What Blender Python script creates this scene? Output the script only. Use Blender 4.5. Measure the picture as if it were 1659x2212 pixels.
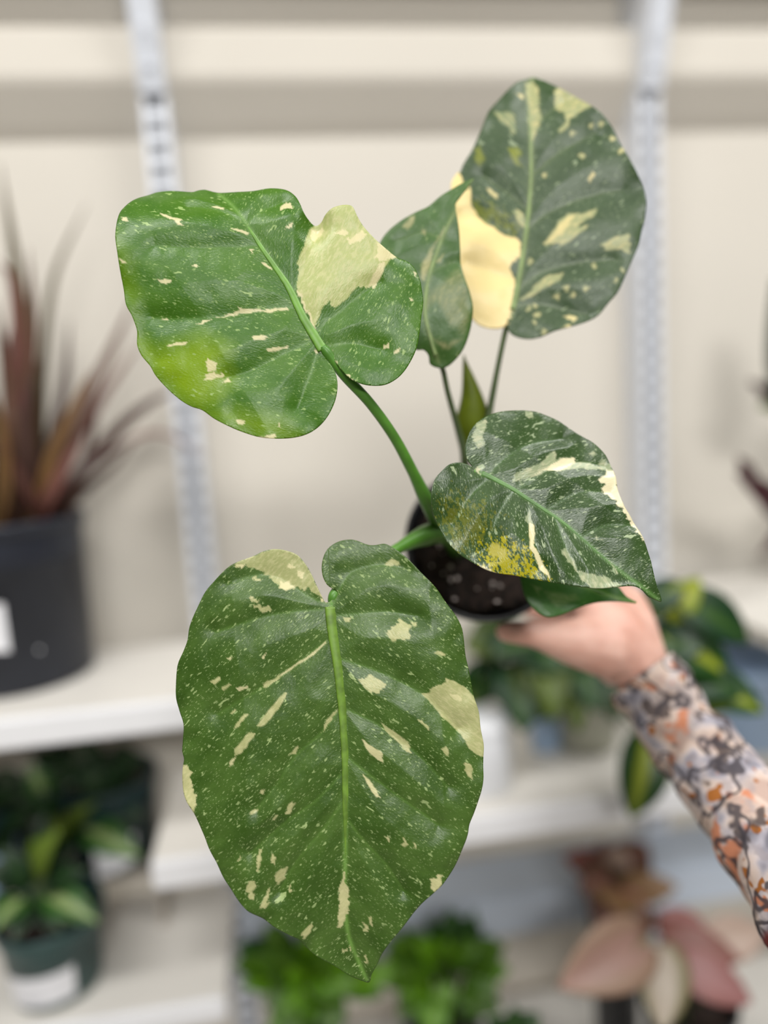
import bpy, bmesh, math, random
import numpy as np
from mathutils import Vector, Matrix

for o in list(bpy.data.objects):
    bpy.data.objects.remove(o)
random.seed(7)
RNG = np.random.RandomState(11)
scene = bpy.context.scene
COL = scene.collection

# ------------------------------------------------------------------ camera
IW, IH, FPX = 1659.0, 2212.0, 1600.0
YAW, PITCH, ROLL = math.radians(7.8), math.radians(8.2), math.radians(3.7)
C = np.array([0.0, 0.0, 1.40])
_r = np.array([math.cos(YAW), -math.sin(YAW), 0])
FW = np.array([math.sin(YAW) * math.cos(PITCH), math.cos(YAW) * math.cos(PITCH), -math.sin(PITCH)])
_u = np.cross(_r, FW)
CX = math.cos(ROLL) * _r - math.sin(ROLL) * _u
CY = math.sin(ROLL) * _r + math.cos(ROLL) * _u
cd = bpy.data.cameras.new('camera')
cam = bpy.data.objects.new('camera', cd)
COL.objects.link(cam)
cam.matrix_world = Matrix(((CX[0], CY[0], -FW[0], C[0]), (CX[1], CY[1], -FW[1], C[1]), (CX[2], CY[2], -FW[2], C[2]), (0, 0, 0, 1)))
cd.sensor_fit = 'VERTICAL'
cd.sensor_height = 36.0
cd.sensor_width = 27.0
cd.lens = FPX / IH * 36.0
cd.clip_start = 0.02
cd.dof.use_dof = True
cd.dof.focus_distance = 0.418
cd.dof.aperture_fstop = cd.lens / 22.0
cd.dof.aperture_blades = 0
scene.camera = cam

# ------------------------------------------------------------------ world, lamps, exposure
w = bpy.data.worlds.new('shop_air')
scene.world = w
w.use_nodes = True
w.node_tree.nodes['Background'].inputs[0].default_value = (1.0, 0.985, 0.965, 1)
w.node_tree.nodes['Background'].inputs[1].default_value = 0.13

def ceiling_lamp(loc, target, sx, sy, power, col=(1, 0.985, 0.958)):
    ld = bpy.data.lights.new('ceiling_lamp', 'AREA')
    ld.shape = 'RECTANGLE'
    ld.size, ld.size_y, ld.energy, ld.color = sx, sy, power, col
    o = bpy.data.objects.new('ceiling_lamp', ld)
    o.location = loc
    d = Vector(target) - Vector(loc)
    o.rotation_euler = d.to_track_quat('-Z', 'Y').to_euler()
    COL.objects.link(o)

ceiling_lamp((-0.75, -0.15, 2.75), (-0.75, -0.10, 0), 1.2, 0.30, 27)
ceiling_lamp((1.05, -0.10, 2.75), (1.05, -0.05, 0), 1.2, 0.30, 25)
ceiling_lamp((0.15, -2.4, 2.75), (0.15, -1.2, 0), 1.2, 0.4, 68)

scene.view_settings.view_transform = 'Standard'
scene.view_settings.look = 'None'
scene.view_settings.exposure = 0.0
scene.view_settings.gamma = 1.0
scene.view_settings.use_curve_mapping = False

# ------------------------------------------------------------------ helpers
def ray(px, py):
    px = np.asarray(px, float); py = np.asarray(py, float)
    return CX * ((px - IW / 2) / FPX)[..., None] + CY * ((IH / 2 - py) / FPX)[..., None] + FW

def at_depth(px, py, d):
    return C + ray(px, py) * d

def at_y(px, py, Y):
    r = ray(px, py); return C + r * (Y / r[1])

def at_z(px, py, z):
    r = ray(px, py); return C + r * ((z - C[2]) / r[2])

def at_x(px, py, x):
    r = ray(px, py); return C + r * (x / r[0])

def camvec(x, y, z):
    v = CX * x + CY * y - FW * z
    return v / np.linalg.norm(v)

def lin(c):
    c = c / 255.0
    return c / 12.92 if c <= 0.04045 else ((c + 0.055) / 1.055) ** 2.4

def rgb(r, g, b, k=1.0):
    return (lin(r) * k, lin(g) * k, lin(b) * k, 1.0)

class NT:
    def __init__(s, name):
        s.m = bpy.data.materials.new(name); s.m.use_nodes = True
        s.t = s.m.node_tree; s.t.nodes.clear()
        s.out = s.n('ShaderNodeOutputMaterial')
    def n(s, typ, ins=None, **kw):
        nd = s.t.nodes.new(typ)
        for k, v in kw.items(): setattr(nd, k, v)
        for k, v in (ins or {}).items(): s.set(nd.inputs[k], v)
        return nd
    def set(s, sock, v):
        if isinstance(v, bpy.types.NodeSocket): s.t.links.new(v, sock)
        else: sock.default_value = v
    def math(s, op, a, b=0.0, c=0.0, clamp=False):
        nd = s.n('ShaderNodeMath', {0: a, 1: b, 2: c}, operation=op); nd.use_clamp = clamp
        return nd.outputs[0]
    def mix(s, f, a, b):
        nd = s.n('ShaderNodeMix', data_type='RGBA')
        s.set(nd.inputs[0], f); s.set(nd.inputs[6], a); s.set(nd.inputs[7], b)
        return nd.outputs[2]
    def ramp(s, f, stops, interp='LINEAR'):
        nd = s.n('ShaderNodeValToRGB', {0: f}); cr = nd.color_ramp; cr.interpolation = interp
        while len(cr.elements) < len(stops): cr.elements.new(0.5)
        for e, (p, c) in zip(cr.elements, stops): e.position = p; e.color = c
        return nd.outputs[0]
    def smooth(s, v, lo, hi):
        nd = s.n('ShaderNodeMapRange', {0: v, 1: lo, 2: hi}, interpolation_type='SMOOTHSTEP')
        return nd.outputs[0]
    def finish(s, shader): s.t.links.new(shader, s.out.inputs[0]); return s.m

def plain(name, col, rough=0.5, var=0.08, scale=30.0, bump=0.0, metallic=0.0, spec=0.5, trans=0.0, vstretch=(1, 1, 1)):
    t = NT(name)
    tc = t.n('ShaderNodeTexCoord')
    mp = t.n('ShaderNodeMapping', {0: tc.outputs['Object'], 3: vstretch})
    nz = t.n('ShaderNodeTexNoise', {'Vector': mp.outputs[0], 'Scale': scale, 'Detail': 4.0})
    dark = tuple(c * (1 - var) for c in col[:3]) + (1,)
    lite = tuple(min(1, c * (1 + var)) for c in col[:3]) + (1,)
    c = t.mix(t.smooth(nz.outputs[0], 0.3, 0.7), dark, lite)
    b = t.n('ShaderNodeBsdfPrincipled', {'Base Color': c, 'Roughness': rough, 'Metallic': metallic, 'Specular IOR Level': spec})
    if bump:
        bp = t.n('ShaderNodeBump', {'Height': nz.outputs[0], 'Strength': bump, 'Distance': 0.002})
        t.set(b.inputs['Normal'], bp.outputs[0])
    sh = b.outputs[0]
    if trans:
        tr = t.n('ShaderNodeBsdfTranslucent', {0: c})
        sh = t.n('ShaderNodeMixShader', {0: trans, 1: sh, 2: tr.outputs[0]}).outputs[0]
    return t.finish(sh)

def striped(name, edge, mid, width, rough=0.42, trans=0.2, soft=0.15, vary=0.35):
    """leaf material: mid colour along the rib, edge colour towards the margin (UV y = -1..1 across)"""
    t = NT(name)
    uv = t.n('ShaderNodeUVMap', uv_map='UVMap')
    sp = t.n('ShaderNodeSeparateXYZ', {0: uv.outputs[0]})
    nz = t.n('ShaderNodeTexNoise', {'Vector': uv.outputs[0], 'Scale': 3.0, 'Detail': 3.0})
    a = t.math('ABSOLUTE', t.math('SUBTRACT', t.math('MULTIPLY', sp.outputs[1], 2.0), 1.0))
    a = t.math('ADD', a, t.math('MULTIPLY', t.math('SUBTRACT', nz.outputs[0], 0.5), vary))
    f = t.smooth(a, width - soft, width + soft)
    tc = t.n('ShaderNodeTexCoord')
    n2 = t.n('ShaderNodeTexNoise', {'Vector': tc.outputs['Object'], 'Scale': 22.0, 'Detail': 2.0})
    c = t.mix(f, mid, edge)
    c = t.mix(t.math('MULTIPLY', n2.outputs[0], 0.35), c, tuple(x * 0.55 for x in edge[:3]) + (1,))
    b = t.n('ShaderNodeBsdfPrincipled', {'Base Color': c, 'Roughness': rough})
    tr = t.n('ShaderNodeBsdfTranslucent', {0: c})
    return t.finish(t.n('ShaderNodeMixShader', {0: trans, 1: b.outputs[0], 2: tr.outputs[0]}).outputs[0])

def tag(o, label=None, cat=None, group=None, kind=None):
    if label: o['label'] = label
    if cat: o['category'] = cat
    if group: o['group'] = group
    if kind: o['kind'] = kind
    return o

def empty(name, loc):
    o = bpy.data.objects.new(name, None)
    o.location = tuple(float(x) for x in loc); o.empty_display_size = 0.02
    COL.objects.link(o)
    return o

def base_of(parent):
    b = np.zeros(3); p = parent
    while p is not None:
        b += np.array(p.location); p = p.parent
    return b

def mesh_obj(name, verts, faces, mat, parent=None, smooth=True, uvs=None, origin=None):
    verts = np.asarray(verts, float)
    if parent is not None: off = base_of(parent)
    else: off = np.zeros(3) if origin is None else np.asarray(origin, float)
    me = bpy.data.meshes.new(name)
    me.from_pydata([tuple(v) for v in (verts - off)], [], [tuple(int(i) for i in f) for f in faces])
    if uvs is not None:
        ul = me.uv_layers.new(name='UVMap')
        li = np.empty(len(me.loops), dtype=np.int32); me.loops.foreach_get('vertex_index', li)
        ul.data.foreach_set('uv', np.asarray(uvs, float)[li].ravel())
    me.polygons.foreach_set('use_smooth', [smooth] * len(me.polygons))
    me.materials.append(mat)
    me.update()
    o = bpy.data.objects.new(name, me)
    COL.objects.link(o)
    if parent is not None: o.parent = parent
    elif origin is not None: o.location = tuple(float(x) for x in off)
    return o

def box_vf(x0, x1, y0, y1, z0, z1):
    v = [(x, y, z) for x in (x0, x1) for y in (y0, y1) for z in (z0, z1)]
    f = [(0, 1, 3, 2), (4, 6, 7, 5), (0, 4, 5, 1), (2, 3, 7, 6), (0, 2, 6, 4), (1, 5, 7, 3)]
    return v, f

def bevel_box(name, x0, x1, y0, y1, z0, z1, bev, mat, parent=None):
    v, f = box_vf(x0, x1, y0, y1, z0, z1)
    o = mesh_obj(name, v, f, mat, parent, smooth=False, origin=None if parent else ((x0 + x1) / 2, (y0 + y1) / 2, z0))
    bm = bmesh.new(); bm.from_mesh(o.data)
    bmesh.ops.bevel(bm, geom=bm.edges[:], offset=bev, segments=2, affect='EDGES')
    bmesh.ops.recalc_face_normals(bm, faces=bm.faces[:])
    bm.to_mesh(o.data); bm.free()
    return o

def catmull(pts, n):
    """open Catmull-Rom through pts (k x dim), n samples per span"""
    p = np.asarray(pts, float)
    if len(p) < 3:
        t = np.linspace(0, 1, n + 1)[:, None]
        return p[0] * (1 - t) + p[-1] * t
    p = np.vstack([2 * p[0] - p[1], p, 2 * p[-1] - p[-2]])
    out = []
    for i in range(1, len(p) - 2):
        for t in np.arange(n) / n:
            a, b, c, d = p[i - 1], p[i], p[i + 1], p[i + 2]
            out.append(0.5 * ((2 * b) + (c - a) * t + (2 * a - 5 * b + 4 * c - d) * t * t + (3 * b - a - 3 * c + d) * t ** 3))
    out.append(p[-2])
    return np.array(out)

def tube_vf(pts, radii, seg=10, cap=True, flat=1.0):
    pts = np.asarray(pts, float); n = len(pts)
    radii = np.broadcast_to(np.asarray(radii, float), (n,))
    tang = np.gradient(pts, axis=0); tang /= np.linalg.norm(tang, axis=1)[:, None] + 1e-12
    ref = np.array([0.13, -1.0, 0.21]); ref /= np.linalg.norm(ref)
    V, Fc = [], []
    for i in range(n):
        s = np.cross(tang[i], ref); s /= np.linalg.norm(s) + 1e-12
        u = np.cross(s, tang[i])
        for k in range(seg):
            a = 2 * math.pi * k / seg
            V.append(pts[i] + radii[i] * (math.cos(a) * s + math.sin(a) * u * flat))
    for i in range(n - 1):
        for k in range(seg):
            k2 = (k + 1) % seg
            Fc.append((i * seg + k, i * seg + k2, (i + 1) * seg + k2, (i + 1) * seg + k))
    if cap:
        Fc.append(tuple(range(seg))[::-1]); Fc.append(tuple((n - 1) * seg + k for k in range(seg)))
    return V, Fc

def tube(name, pts, radii, mat, parent, seg=10, n=8, flat=1.0):
    c = catmull(pts, n)
    r = np.interp(np.linspace(0, 1, len(c)), np.linspace(0, 1, len(radii)), radii) if hasattr(radii, '__len__') else radii
    v, f = tube_vf(c, r, seg, True, flat)
    return mesh_obj(name, v, f, mat, parent)

def lathe_vf(prof, seg, origin, axis):
    axis = np.asarray(axis, float); axis /= np.linalg.norm(axis)
    t = np.array([1.0, 0, 0]) if abs(axis[0]) < 0.9 else np.array([0, 1.0, 0])
    a = np.cross(axis, t); a /= np.linalg.norm(a); b = np.cross(axis, a)
    V, Fc = [], []
    for (r, h) in prof:
        for k in range(seg):
            th = 2 * math.pi * k / seg
            V.append(np.asarray(origin) + axis * h + r * (math.cos(th) * a + math.sin(th) * b))
    for i in range(len(prof) - 1):
        for k in range(seg):
            k2 = (k + 1) % seg
            Fc.append((i * seg + k, i * seg + k2, (i + 1) * seg + k2, (i + 1) * seg + k))
    return V, Fc

def pot_profile(rb, rt, h, rimh=0.014, rimo=0.003, th=0.002):
    return [(0.0005, 0.0), (rb * 0.9, 0.0), (rb, 0.003), (rt - rimo - 0.0005, h - rimh), (rt, h - rimh + 0.0005), (rt + 0.0008, h - 0.002), (rt, h),
            (rt - th, h), (rt - th - 0.001, h - rimh), (rb - th, 0.006), (0.0005, 0.006)]

def pot_at(parent, base, rb, rt, h, mat, soilmat, axis=(0, 0, 1), fill=0.86, name='pot', seg=40):
    v, f = lathe_vf(pot_profile(rb, rt, h), seg, base, axis)
    p = mesh_obj(name, v, f, mat, parent)
    rs = rb + (rt - rb) * fill - 0.004
    prof = [(0.0005, h * fill + 0.006), (rs * 0.5, h * fill + 0.004), (rs * 0.85, h * fill + 0.001), (rs, h * fill - 0.001), (rs * 0.98, h * fill - 0.01)]
    v, f = lathe_vf(prof, 28, base, axis)
    v = np.array(v) + RNG.normal(0, 0.0012, (len(v), 3))
    mesh_obj('soil', v, f, soilmat, parent)
    return p

def label_on_pot(pot, base, rb, rt, h, a0, a1, h0, h1, mat, tilt=0.0):
    """curved sticker on the outside of a pot, angles measured from -Y"""
    V, Fc, U = [], [], []
    n = 10
    for j in range(5):
        for i in range(n + 1):
            a = a0 + (a1 - a0) * i / n
            hh = h0 + (h1 - h0) * j / 4 + tilt * (i / n - 0.5)
            r = rb + (rt - 0.0035 - rb) * hh / h + 0.0007
            V.append((base[0] + r * math.sin(a), base[1] - r * math.cos(a), base[2] + hh)); U.append((i / n, j / 4))
    for j in range(4):
        for i in range(n):
            k = j * (n + 1) + i
            Fc.append((k, k + 1, k + n + 2, k + n + 1))
    return mesh_obj('label', V, Fc, mat, pot, uvs=U)

def leaf_between(name, B, T, width, mat, parent, up=(0, -0.6, 1), droop=0.1, fold=0.25, shape='heart', wave=0.0, nl=12, nw=6):
    """a leaf blade from base B to tip T: arched along its length, folded along its rib"""
    B = np.asarray(B, float); T = np.asarray(T, float)
    L = np.linalg.norm(T - B); x = (T - B) / L
    up = np.asarray(up, float); up = up - x * (up @ x); up /= np.linalg.norm(up) + 1e-9
    s = np.cross(up, x)
    V, Fc, U = [], [], []
    ph = random.random() * 6
    for i in range(nl + 1):
        t = i / nl
        if shape == 'heart': wd = 1.75 * (t + 0.03) ** 0.45 * (1 - t) ** 0.85 * 1.30
        elif shape == 'lance': wd = math.sin(math.pi * min(1, (t * 0.97 + 0.03)) ** 0.8) ** 0.9
        elif shape == 'strap': wd = min(1, 0.55 + t * 1.2) * (1 - t ** 3) ** 0.8
        else: wd = math.sin(math.pi * (0.04 + 0.96 * t) ** 0.7)
        wd = max(wd, 0.02) * width * 0.5
        for j in range(nw + 1):
            c = 2 * j / nw - 1
            back = -0.10 * L * (1 - t) ** 4 * abs(c) if shape == 'heart' else 0
            h = droop * L * 4 * t * (1 - t) + fold * wd * abs(c) + wave * L * math.sin(9 * t + ph + 2 * c) * abs(c)
            V.append(B + x * (L * t + back) + s * wd * c + up * h); U.append((t, j / nw))
    for i in range(nl):
        for j in range(nw):
            k = i * (nw + 1) + j
            Fc.append((k, k + 1, k + nw + 2, k + nw + 1))
    o = mesh_obj(name, V, Fc, mat, parent, uvs=U)
    md = o.modifiers.new('thickness', 'SOLIDIFY'); md.thickness = 0.0007; md.offset = 0
    return o

def strap_leaf(name, pts, width, mat, parent, taper=0.15):
    """long strap leaf along a 3D curve, V-folded"""
    c = catmull(pts, 8); n = len(c)
    tg = np.gradient(c, axis=0); tg /= np.linalg.norm(tg, axis=1)[:, None]
    V, Fc, U = [], [], []
    tw = random.uniform(-0.5, 0.5)
    for i in range(n):
        t = i / (n - 1)
        s = np.cross(tg[i], np.array([0.3 * tw, -1.0, 0.25])); s /= np.linalg.norm(s)
        u = np.cross(s, tg[i])
        wd = width * 0.54 * (0.7 + 0.6 * t) * max(0.03, (1 - t ** 2.2))
        for j, cc in enumerate((-1, -0.5, 0, 0.5, 1)):
            V.append(c[i] + s * wd * cc + u * wd * 0.4 * abs(cc)); U.append((t, (cc + 1) / 2))
    for i in range(n - 1):
        for j in range(4):
            k = i * 5 + j
            Fc.append((k, k + 1, k + 6, k + 5))
    o = mesh_obj(name, V, Fc, mat, parent, uvs=U)
    md = o.modifiers.new('thickness', 'SOLIDIFY'); md.thickness = 0.0008; md.offset = 0
    return o

# ------------------------------------------------------------------ shared materials
M_WALL = plain('wall_paint', rgb(217, 211, 200), 0.75, 0.02, 3.0)
M_SHELF = plain('shelf_enamel', rgb(224, 220, 213), 0.45, 0.03, 12.0)
M_LIP = plain('shelf_lip_enamel', rgb(238, 238, 240), 0.4, 0.02, 12.0)
M_SHELF_COOL = plain('shelf_enamel_cool', rgb(196, 206, 220), 0.45, 0.03, 12.0)
M_METAL = plain('upright_enamel', rgb(222, 226, 234), 0.35, 0.03, 40.0)
M_SLOT_SHADE = plain('slot_shade', rgb(84, 86, 92), 0.7, 0.05, 40.0)  # dark grey stands in for the shade inside the slots
M_FLOOR = plain('floor_tile', rgb(150, 142, 132), 0.5, 0.1, 4.0)
M_BLACKPOT = plain('black_nursery_plastic', rgb(38, 42, 53), 0.42, 0.12, 25.0)
M_HELDPOT = plain('black_thin_plastic', rgb(24, 24, 27), 0.4, 0.15, 40.0)
M_TEALPOT = plain('teal_nursery_plastic', rgb(44, 76, 74), 0.4, 0.12, 25.0)
M_DARKTEAL = plain('dark_teal_plastic', rgb(22, 48, 50), 0.4, 0.12, 25.0)
M_SOIL = plain('potting_soil', rgb(44, 32, 26), 0.95, 0.6, 180.0, bump=1.0)
M_PERLITE = plain('perlite', rgb(196, 182, 176), 0.9, 0.15, 200.0)
M_WHITE = plain('white_ceramic', rgb(232, 234, 238), 0.3, 0.02, 20.0)
M_GREYPOT = plain('grey_ceramic', rgb(176, 176, 160), 0.5, 0.05, 30.0)
M_BLUE = plain('pale_blue_plastic', rgb(160, 184, 214), 0.4, 0.03, 20.0)
M_STEM = plain('stem_green', rgb(78, 128, 40), 0.4, 0.18, 60.0)
M_STEM_DARK = plain('stem_dull_green', rgb(84, 100, 62), 0.45, 0.15, 60.0)
M_CORK = plain('speckle_white', rgb(238, 240, 245), 0.5, 0.02, 50.0)

def label_mat(name, col):
    t = NT(name)
    uv = t.n('ShaderNodeUVMap', uv_map='UVMap')
    sp = t.n('ShaderNodeSeparateXYZ', {0: uv.outputs[0]})
    row = t.math('SINE', t.math('MULTIPLY', sp.outputs[1], 34.0))
    nz = t.n('ShaderNodeTexNoise', {'Vector': uv.outputs[0], 'Scale': 26.0})
    ink = t.math('MULTIPLY', t.smooth(row, 0.2, 0.6), t.smooth(nz.outputs[0], 0.48, 0.55))
    lo = t.math('MULTIPLY', t.smooth(sp.outputs[0], 0.12, 0.16), t.math('SUBTRACT', 1.0, t.smooth(sp.outputs[0], 0.55, 0.6)))
    lo = t.math('MULTIPLY', lo, t.math('SUBTRACT', 1.0, t.smooth(sp.outputs[1], 0.5, 0.55)))
    c = t.mix(t.math('MULTIPLY', t.math('MULTIPLY', ink, lo), 0.7), col, rgb(90, 90, 110))
    return t.finish(t.n('ShaderNodeBsdfPrincipled', {'Base Color': c, 'Roughness': 0.4}).outputs[0])

M_LABEL = label_mat('paper_label', rgb(240, 240, 244))
M_LABEL_BLUE = label_mat('paper_label_cool', rgb(176, 204, 236))

# ------------------------------------------------------------------ setting
WALL_Y = 1.0
XU_L, XU_R = -0.109, 0.507
SHELF_F = 0.745
def struct(name, o): o['kind'] = 'structure'; return o

v, f = box_vf(-1.6, 2.2, WALL_Y, WALL_Y + 0.1, 0.0, 2.7)
struct('wall', mesh_obj('wall_back', v, f, M_WALL, smooth=False))
v, f = box_vf(-1.6, 2.2, -2.5, WALL_Y, -0.06, 0.0)
struct('floor', mesh_obj('floor', v, f, M_FLOOR, smooth=False))
# rail added under the top shelf, its sloped underside shaped to give a shaded band
prof = [(WALL_Y - 0.0005, 1.853), (WALL_Y - 0.038, 1.853), (WALL_Y - 0.043, 1.848), (WALL_Y - 0.043, 1.800), (WALL_Y - 0.040, 1.792), (WALL_Y - 0.012, 1.755), (WALL_Y - 0.0005, 1.742)]
V = [(x, y, z) for x in (-1.55, 2.15) for (y, z) in prof]; k = len(prof)
Fc = [tuple(range(k)), tuple(range(k, 2 * k))[::-1]] + [(i, k + i, k + (i + 1) % k, (i + 1) % k) for i in range(k)]
struct('shade_trim', mesh_obj('shade_trim_1', V, Fc, M_WALL, smooth=False))

def shelf(name, x0, x1, y0, ztop, mat, lip, label, y1=WALL_Y - 0.0515, th=0.006):
    r = empty(name, ((x0 + x1) / 2, y0, ztop - lip))
    tag(r, label, 'shelf')
    bevel_box('deck', x0, x1, y0 + 0.004, y1, ztop - th, ztop, 0.0015, mat, r)
    bevel_box('front_lip', x0, x1, y0, y0 + 0.012, ztop - lip, ztop - 0.0002, 0.003, M_LIP if mat is M_SHELF else mat, r)
    for xe in (x0 + 0.0005, x1 - 0.0065):
        bevel_box('end_flange', xe, xe + 0.006, y0 + 0.0125, y1, ztop - lip * 0.8, ztop - th - 0.0002, 0.0012, mat, r)
    return r

Z_L1, Z_M2, Z_L3 = 1.117, 0.943, 0.773
shelf('shelf_board', -1.0, XU_L + 0.004, SHELF_F, Z_L1, M_SHELF, 0.033, 'off-white metal shelf under the black pot of strappy red-brown leaves')
shelf('shelf_board', -0.168, XU_R - 0.004, SHELF_F, Z_M2, M_SHELF, 0.033, 'long off-white metal shelf behind the hand, carrying the lime-striped trailing plant')
shelf('shelf_board', -1.0, XU_L + 0.003, SHELF_F, Z_L3, M_SHELF, 0.028, 'low off-white metal shelf under the teal pots at the bottom left')
shelf('shelf_board', XU_L + 0.012, 1.2, 0.86, 0.755, M_SHELF_COOL, 0.058, 'cool white narrow shelf ledge behind the pink-leaved plants')
shelf('shelf_board', XU_R + 0.006, 1.3, 0.70, 1.128, M_SHELF, 0.022, 'off-white metal shelf at the right edge beside the slotted upright')
shelf('shelf_board', -1.0, 1.2, 0.56, 0.53, M_SHELF, 0.05, 'deep base shelf at the bottom carrying green and pink-leaved plants')
shelf('shelf_board', -1.0, 1.3, 0.87, 1.97, M_SHELF, 0.03, 'off-white shelf board held above the picture by the two brackets')

def upright(x, label):
    """channel with a ladder of slots punched through its face"""
    r = empty('slotted_upright', (x, WALL_Y - 0.01, 0.0)); tag(r, label, 'upright', 'slotted wall uprights')
    hw, y0, y1 = 0.0150, WALL_Y - 0.050, WALL_Y - 0.0006
    sw = 0.0088
    V, Fc = [], []
    def quad(a, b, c, d):
        k = len(V); V.extend([a, b, c, d]); Fc.append((k, k + 1, k + 2, k + 3))
    z0, z1, pitch, slot = 0.35, 2.2, 0.0254, 0.0140
    for s in (-1, 1):
        quad((x + s * hw, y0, z0), (x + s * sw, y0, z0), (x + s * sw, y0, z1), (x + s * hw, y0, z1))
        quad((x + s * hw, y0, z0), (x + s * hw, y1, z0), (x + s * hw, y1, z1), (x + s * hw, y0, z1))
        quad((x + s * sw, y0, z0), (x + s * sw, y0 + 0.006, z0), (x + s * sw, y0 + 0.006, z1), (x + s * sw, y0, z1))
    quad((x - hw, y1, z0), (x + hw, y1, z0), (x + hw, y1, z1), (x - hw, y1, z1))
    z = z0
    while z < z1:
        za, zb = z, min(z1, z + pitch - slot)
        quad((x - sw, y0, za), (x + sw, y0, za), (x + sw, y0, zb), (x - sw, y0, zb))
        quad((x - sw, y0, zb), (x + sw, y0, zb), (x + sw, y0 + 0.006, zb), (x - sw, y0 + 0.006, zb))
        quad((x - sw, y0, za), (x + sw, y0, za), (x + sw, y0 + 0.006, za), (x - sw, y0 + 0.006, za))
        z += pitch
    mesh_obj('face', V, Fc, M_METAL, r, smooth=False)
    v2, f2 = box_vf(x - sw * 1.05, x + sw * 1.05, y0 + 0.0065, y0 + 0.008, z0 + 0.001, z1 - 0.001)  # dark strip set behind the slots as painted shade
    mesh_obj('slot_shade_back', v2, f2, M_SLOT_SHADE, r, smooth=False)

upright(XU_L, 'pale slotted metal upright behind the upper left leaf')
upright(XU_R, 'pale slotted metal upright to the right of the tallest leaf')
def bracket(x, label):
    r = empty('shelf_bracket', (x, WALL_Y - 0.051, 1.76)); tag(r, label, 'bracket', 'brackets of the top shelf')
    hw = 0.0150
    ys = WALL_Y - 0.0505
    V, Fc = [], []
    prof = [(ys, 1.775), (ys - 0.006, 1.775), (ys - 0.014, 1.80), (ys - 0.035, 1.87), (ys - 0.06, 1.934), (ys, 1.934)]
    for s in (-1, 1):
        for (yy, zz) in prof: V.append((x + s * hw, yy, zz))
    n = len(prof)
    Fc.append(tuple(range(n))); Fc.append(tuple(range(n, 2 * n))[::-1])
    for i in range(n): Fc.append((i, (i + 1) % n, n + (i + 1) % n, n + i))
    mesh_obj('arm', V, Fc, M_METAL, r, smooth=False)
    for zz in (1.80, 1.835):
        v2, f2 = lathe_vf([(0.0005, 0.0016), (0.003, 0.0014), (0.004, 0.0)], 10, (x, ys - 0.017 - (zz - 1.80) * 0.55, zz), (0, -1, 0.35))
        mesh_obj('rivet', v2, f2, M_METAL, r)
bracket(XU_L, 'white shelf bracket at the top left on the slotted upright')
bracket(XU_R, 'white shelf bracket at the top right on the slotted upright')

# ------------------------------------------------------------------ the held plant: leaves traced at their own depth
def zoom(ox, oy, sc):
    return lambda pts: [(ox + x / sc, oy + y / sc) for x, y in pts]
Z1 = zoom(230, 350, 2.37); Z2 = zoom(800, 120, 2.6758); Z3 = zoom(850, 760, 2.7197)
Z4 = zoom(360, 1140, 2.3042); Z5 = zoom(360, 1600, 2.3042)

def seg_dist(P, poly, closed):
    """distance from points P (n,2) to a polyline, nearest point and arclength"""
    A = np.asarray(poly, float)
    Bp = np.roll(A, -1, axis=0) if closed else A[1:]
    Ap = A if closed else A[:-1]
    best = np.full(len(P), 1e18); near = np.zeros_like(P); idx = np.zeros(len(P), int); tt = np.zeros(len(P))
    for i in range(len(Ap)):
        d = Bp[i] - Ap[i]; L2 = d @ d + 1e-12
        t = np.clip(((P - Ap[i]) @ d) / L2, 0, 1)
        q = Ap[i] + t[:, None] * d
        dd = ((P - q) ** 2).sum(1)
        m = dd < best
        best[m] = dd[m]; near[m] = q[m]; idx[m] = i; tt[m] = t[m]
    return np.sqrt(best), near, idx, tt

def inside(P, poly):
    A = np.asarray(poly, float); r = np.zeros(len(P), bool)
    x, y = P[:, 0], P[:, 1]
    j = len(A) - 1
    for i in range(len(A)):
        xi, yi = A[i]; xj, yj = A[j]
        if yi != yj:
            c = ((yi > y) != (yj > y)) & (x < (xj - xi) * (y - yi) / (yj - yi) + xi)
            r ^= c
        j = i
    return r

def vnoise(P, seed):
    """value noise on (n,2)"""
    rs = np.random.RandomState(seed); T = rs.rand(256, 256)
    f = np.floor(P).astype(int); t = P - f; t = t * t * (3 - 2 * t)
    a = T[f[:, 0] % 256, f[:, 1] % 256]; b = T[(f[:, 0] + 1) % 256, f[:, 1] % 256]
    c = T[f[:, 0] % 256, (f[:, 1] + 1) % 256]; d = T[(f[:, 0] + 1) % 256, (f[:, 1] + 1) % 256]
    return (a * (1 - t[:, 0]) + b * t[:, 0]) * (1 - t[:, 1]) + (c * (1 - t[:, 0]) + d * t[:, 0]) * t[:, 1]

def fbm(P, seed, o=3):
    s = 0; a = 0.5; n = 0
    for k in range(o):
        s = s + a * vnoise(P * 2 ** k + 17.3 * k, seed + k); n += a; a *= 0.55
    return s / n

def closed_smooth(pts, n=4):
    p = np.asarray(pts, float); m = len(p); out = []
    for i in range(m):
        a, b, c, d = p[(i - 1) % m], p[i], p[(i + 1) % m], p[(i + 2) % m]
        for t in np.arange(n) / n:
            out.append(0.5 * ((2 * b) + (c - a) * t + (2 * a - 5 * b + 4 * c - d) * t * t + (3 * b - a - 3 * c + d) * t ** 3))
    return np.array(out)

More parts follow.
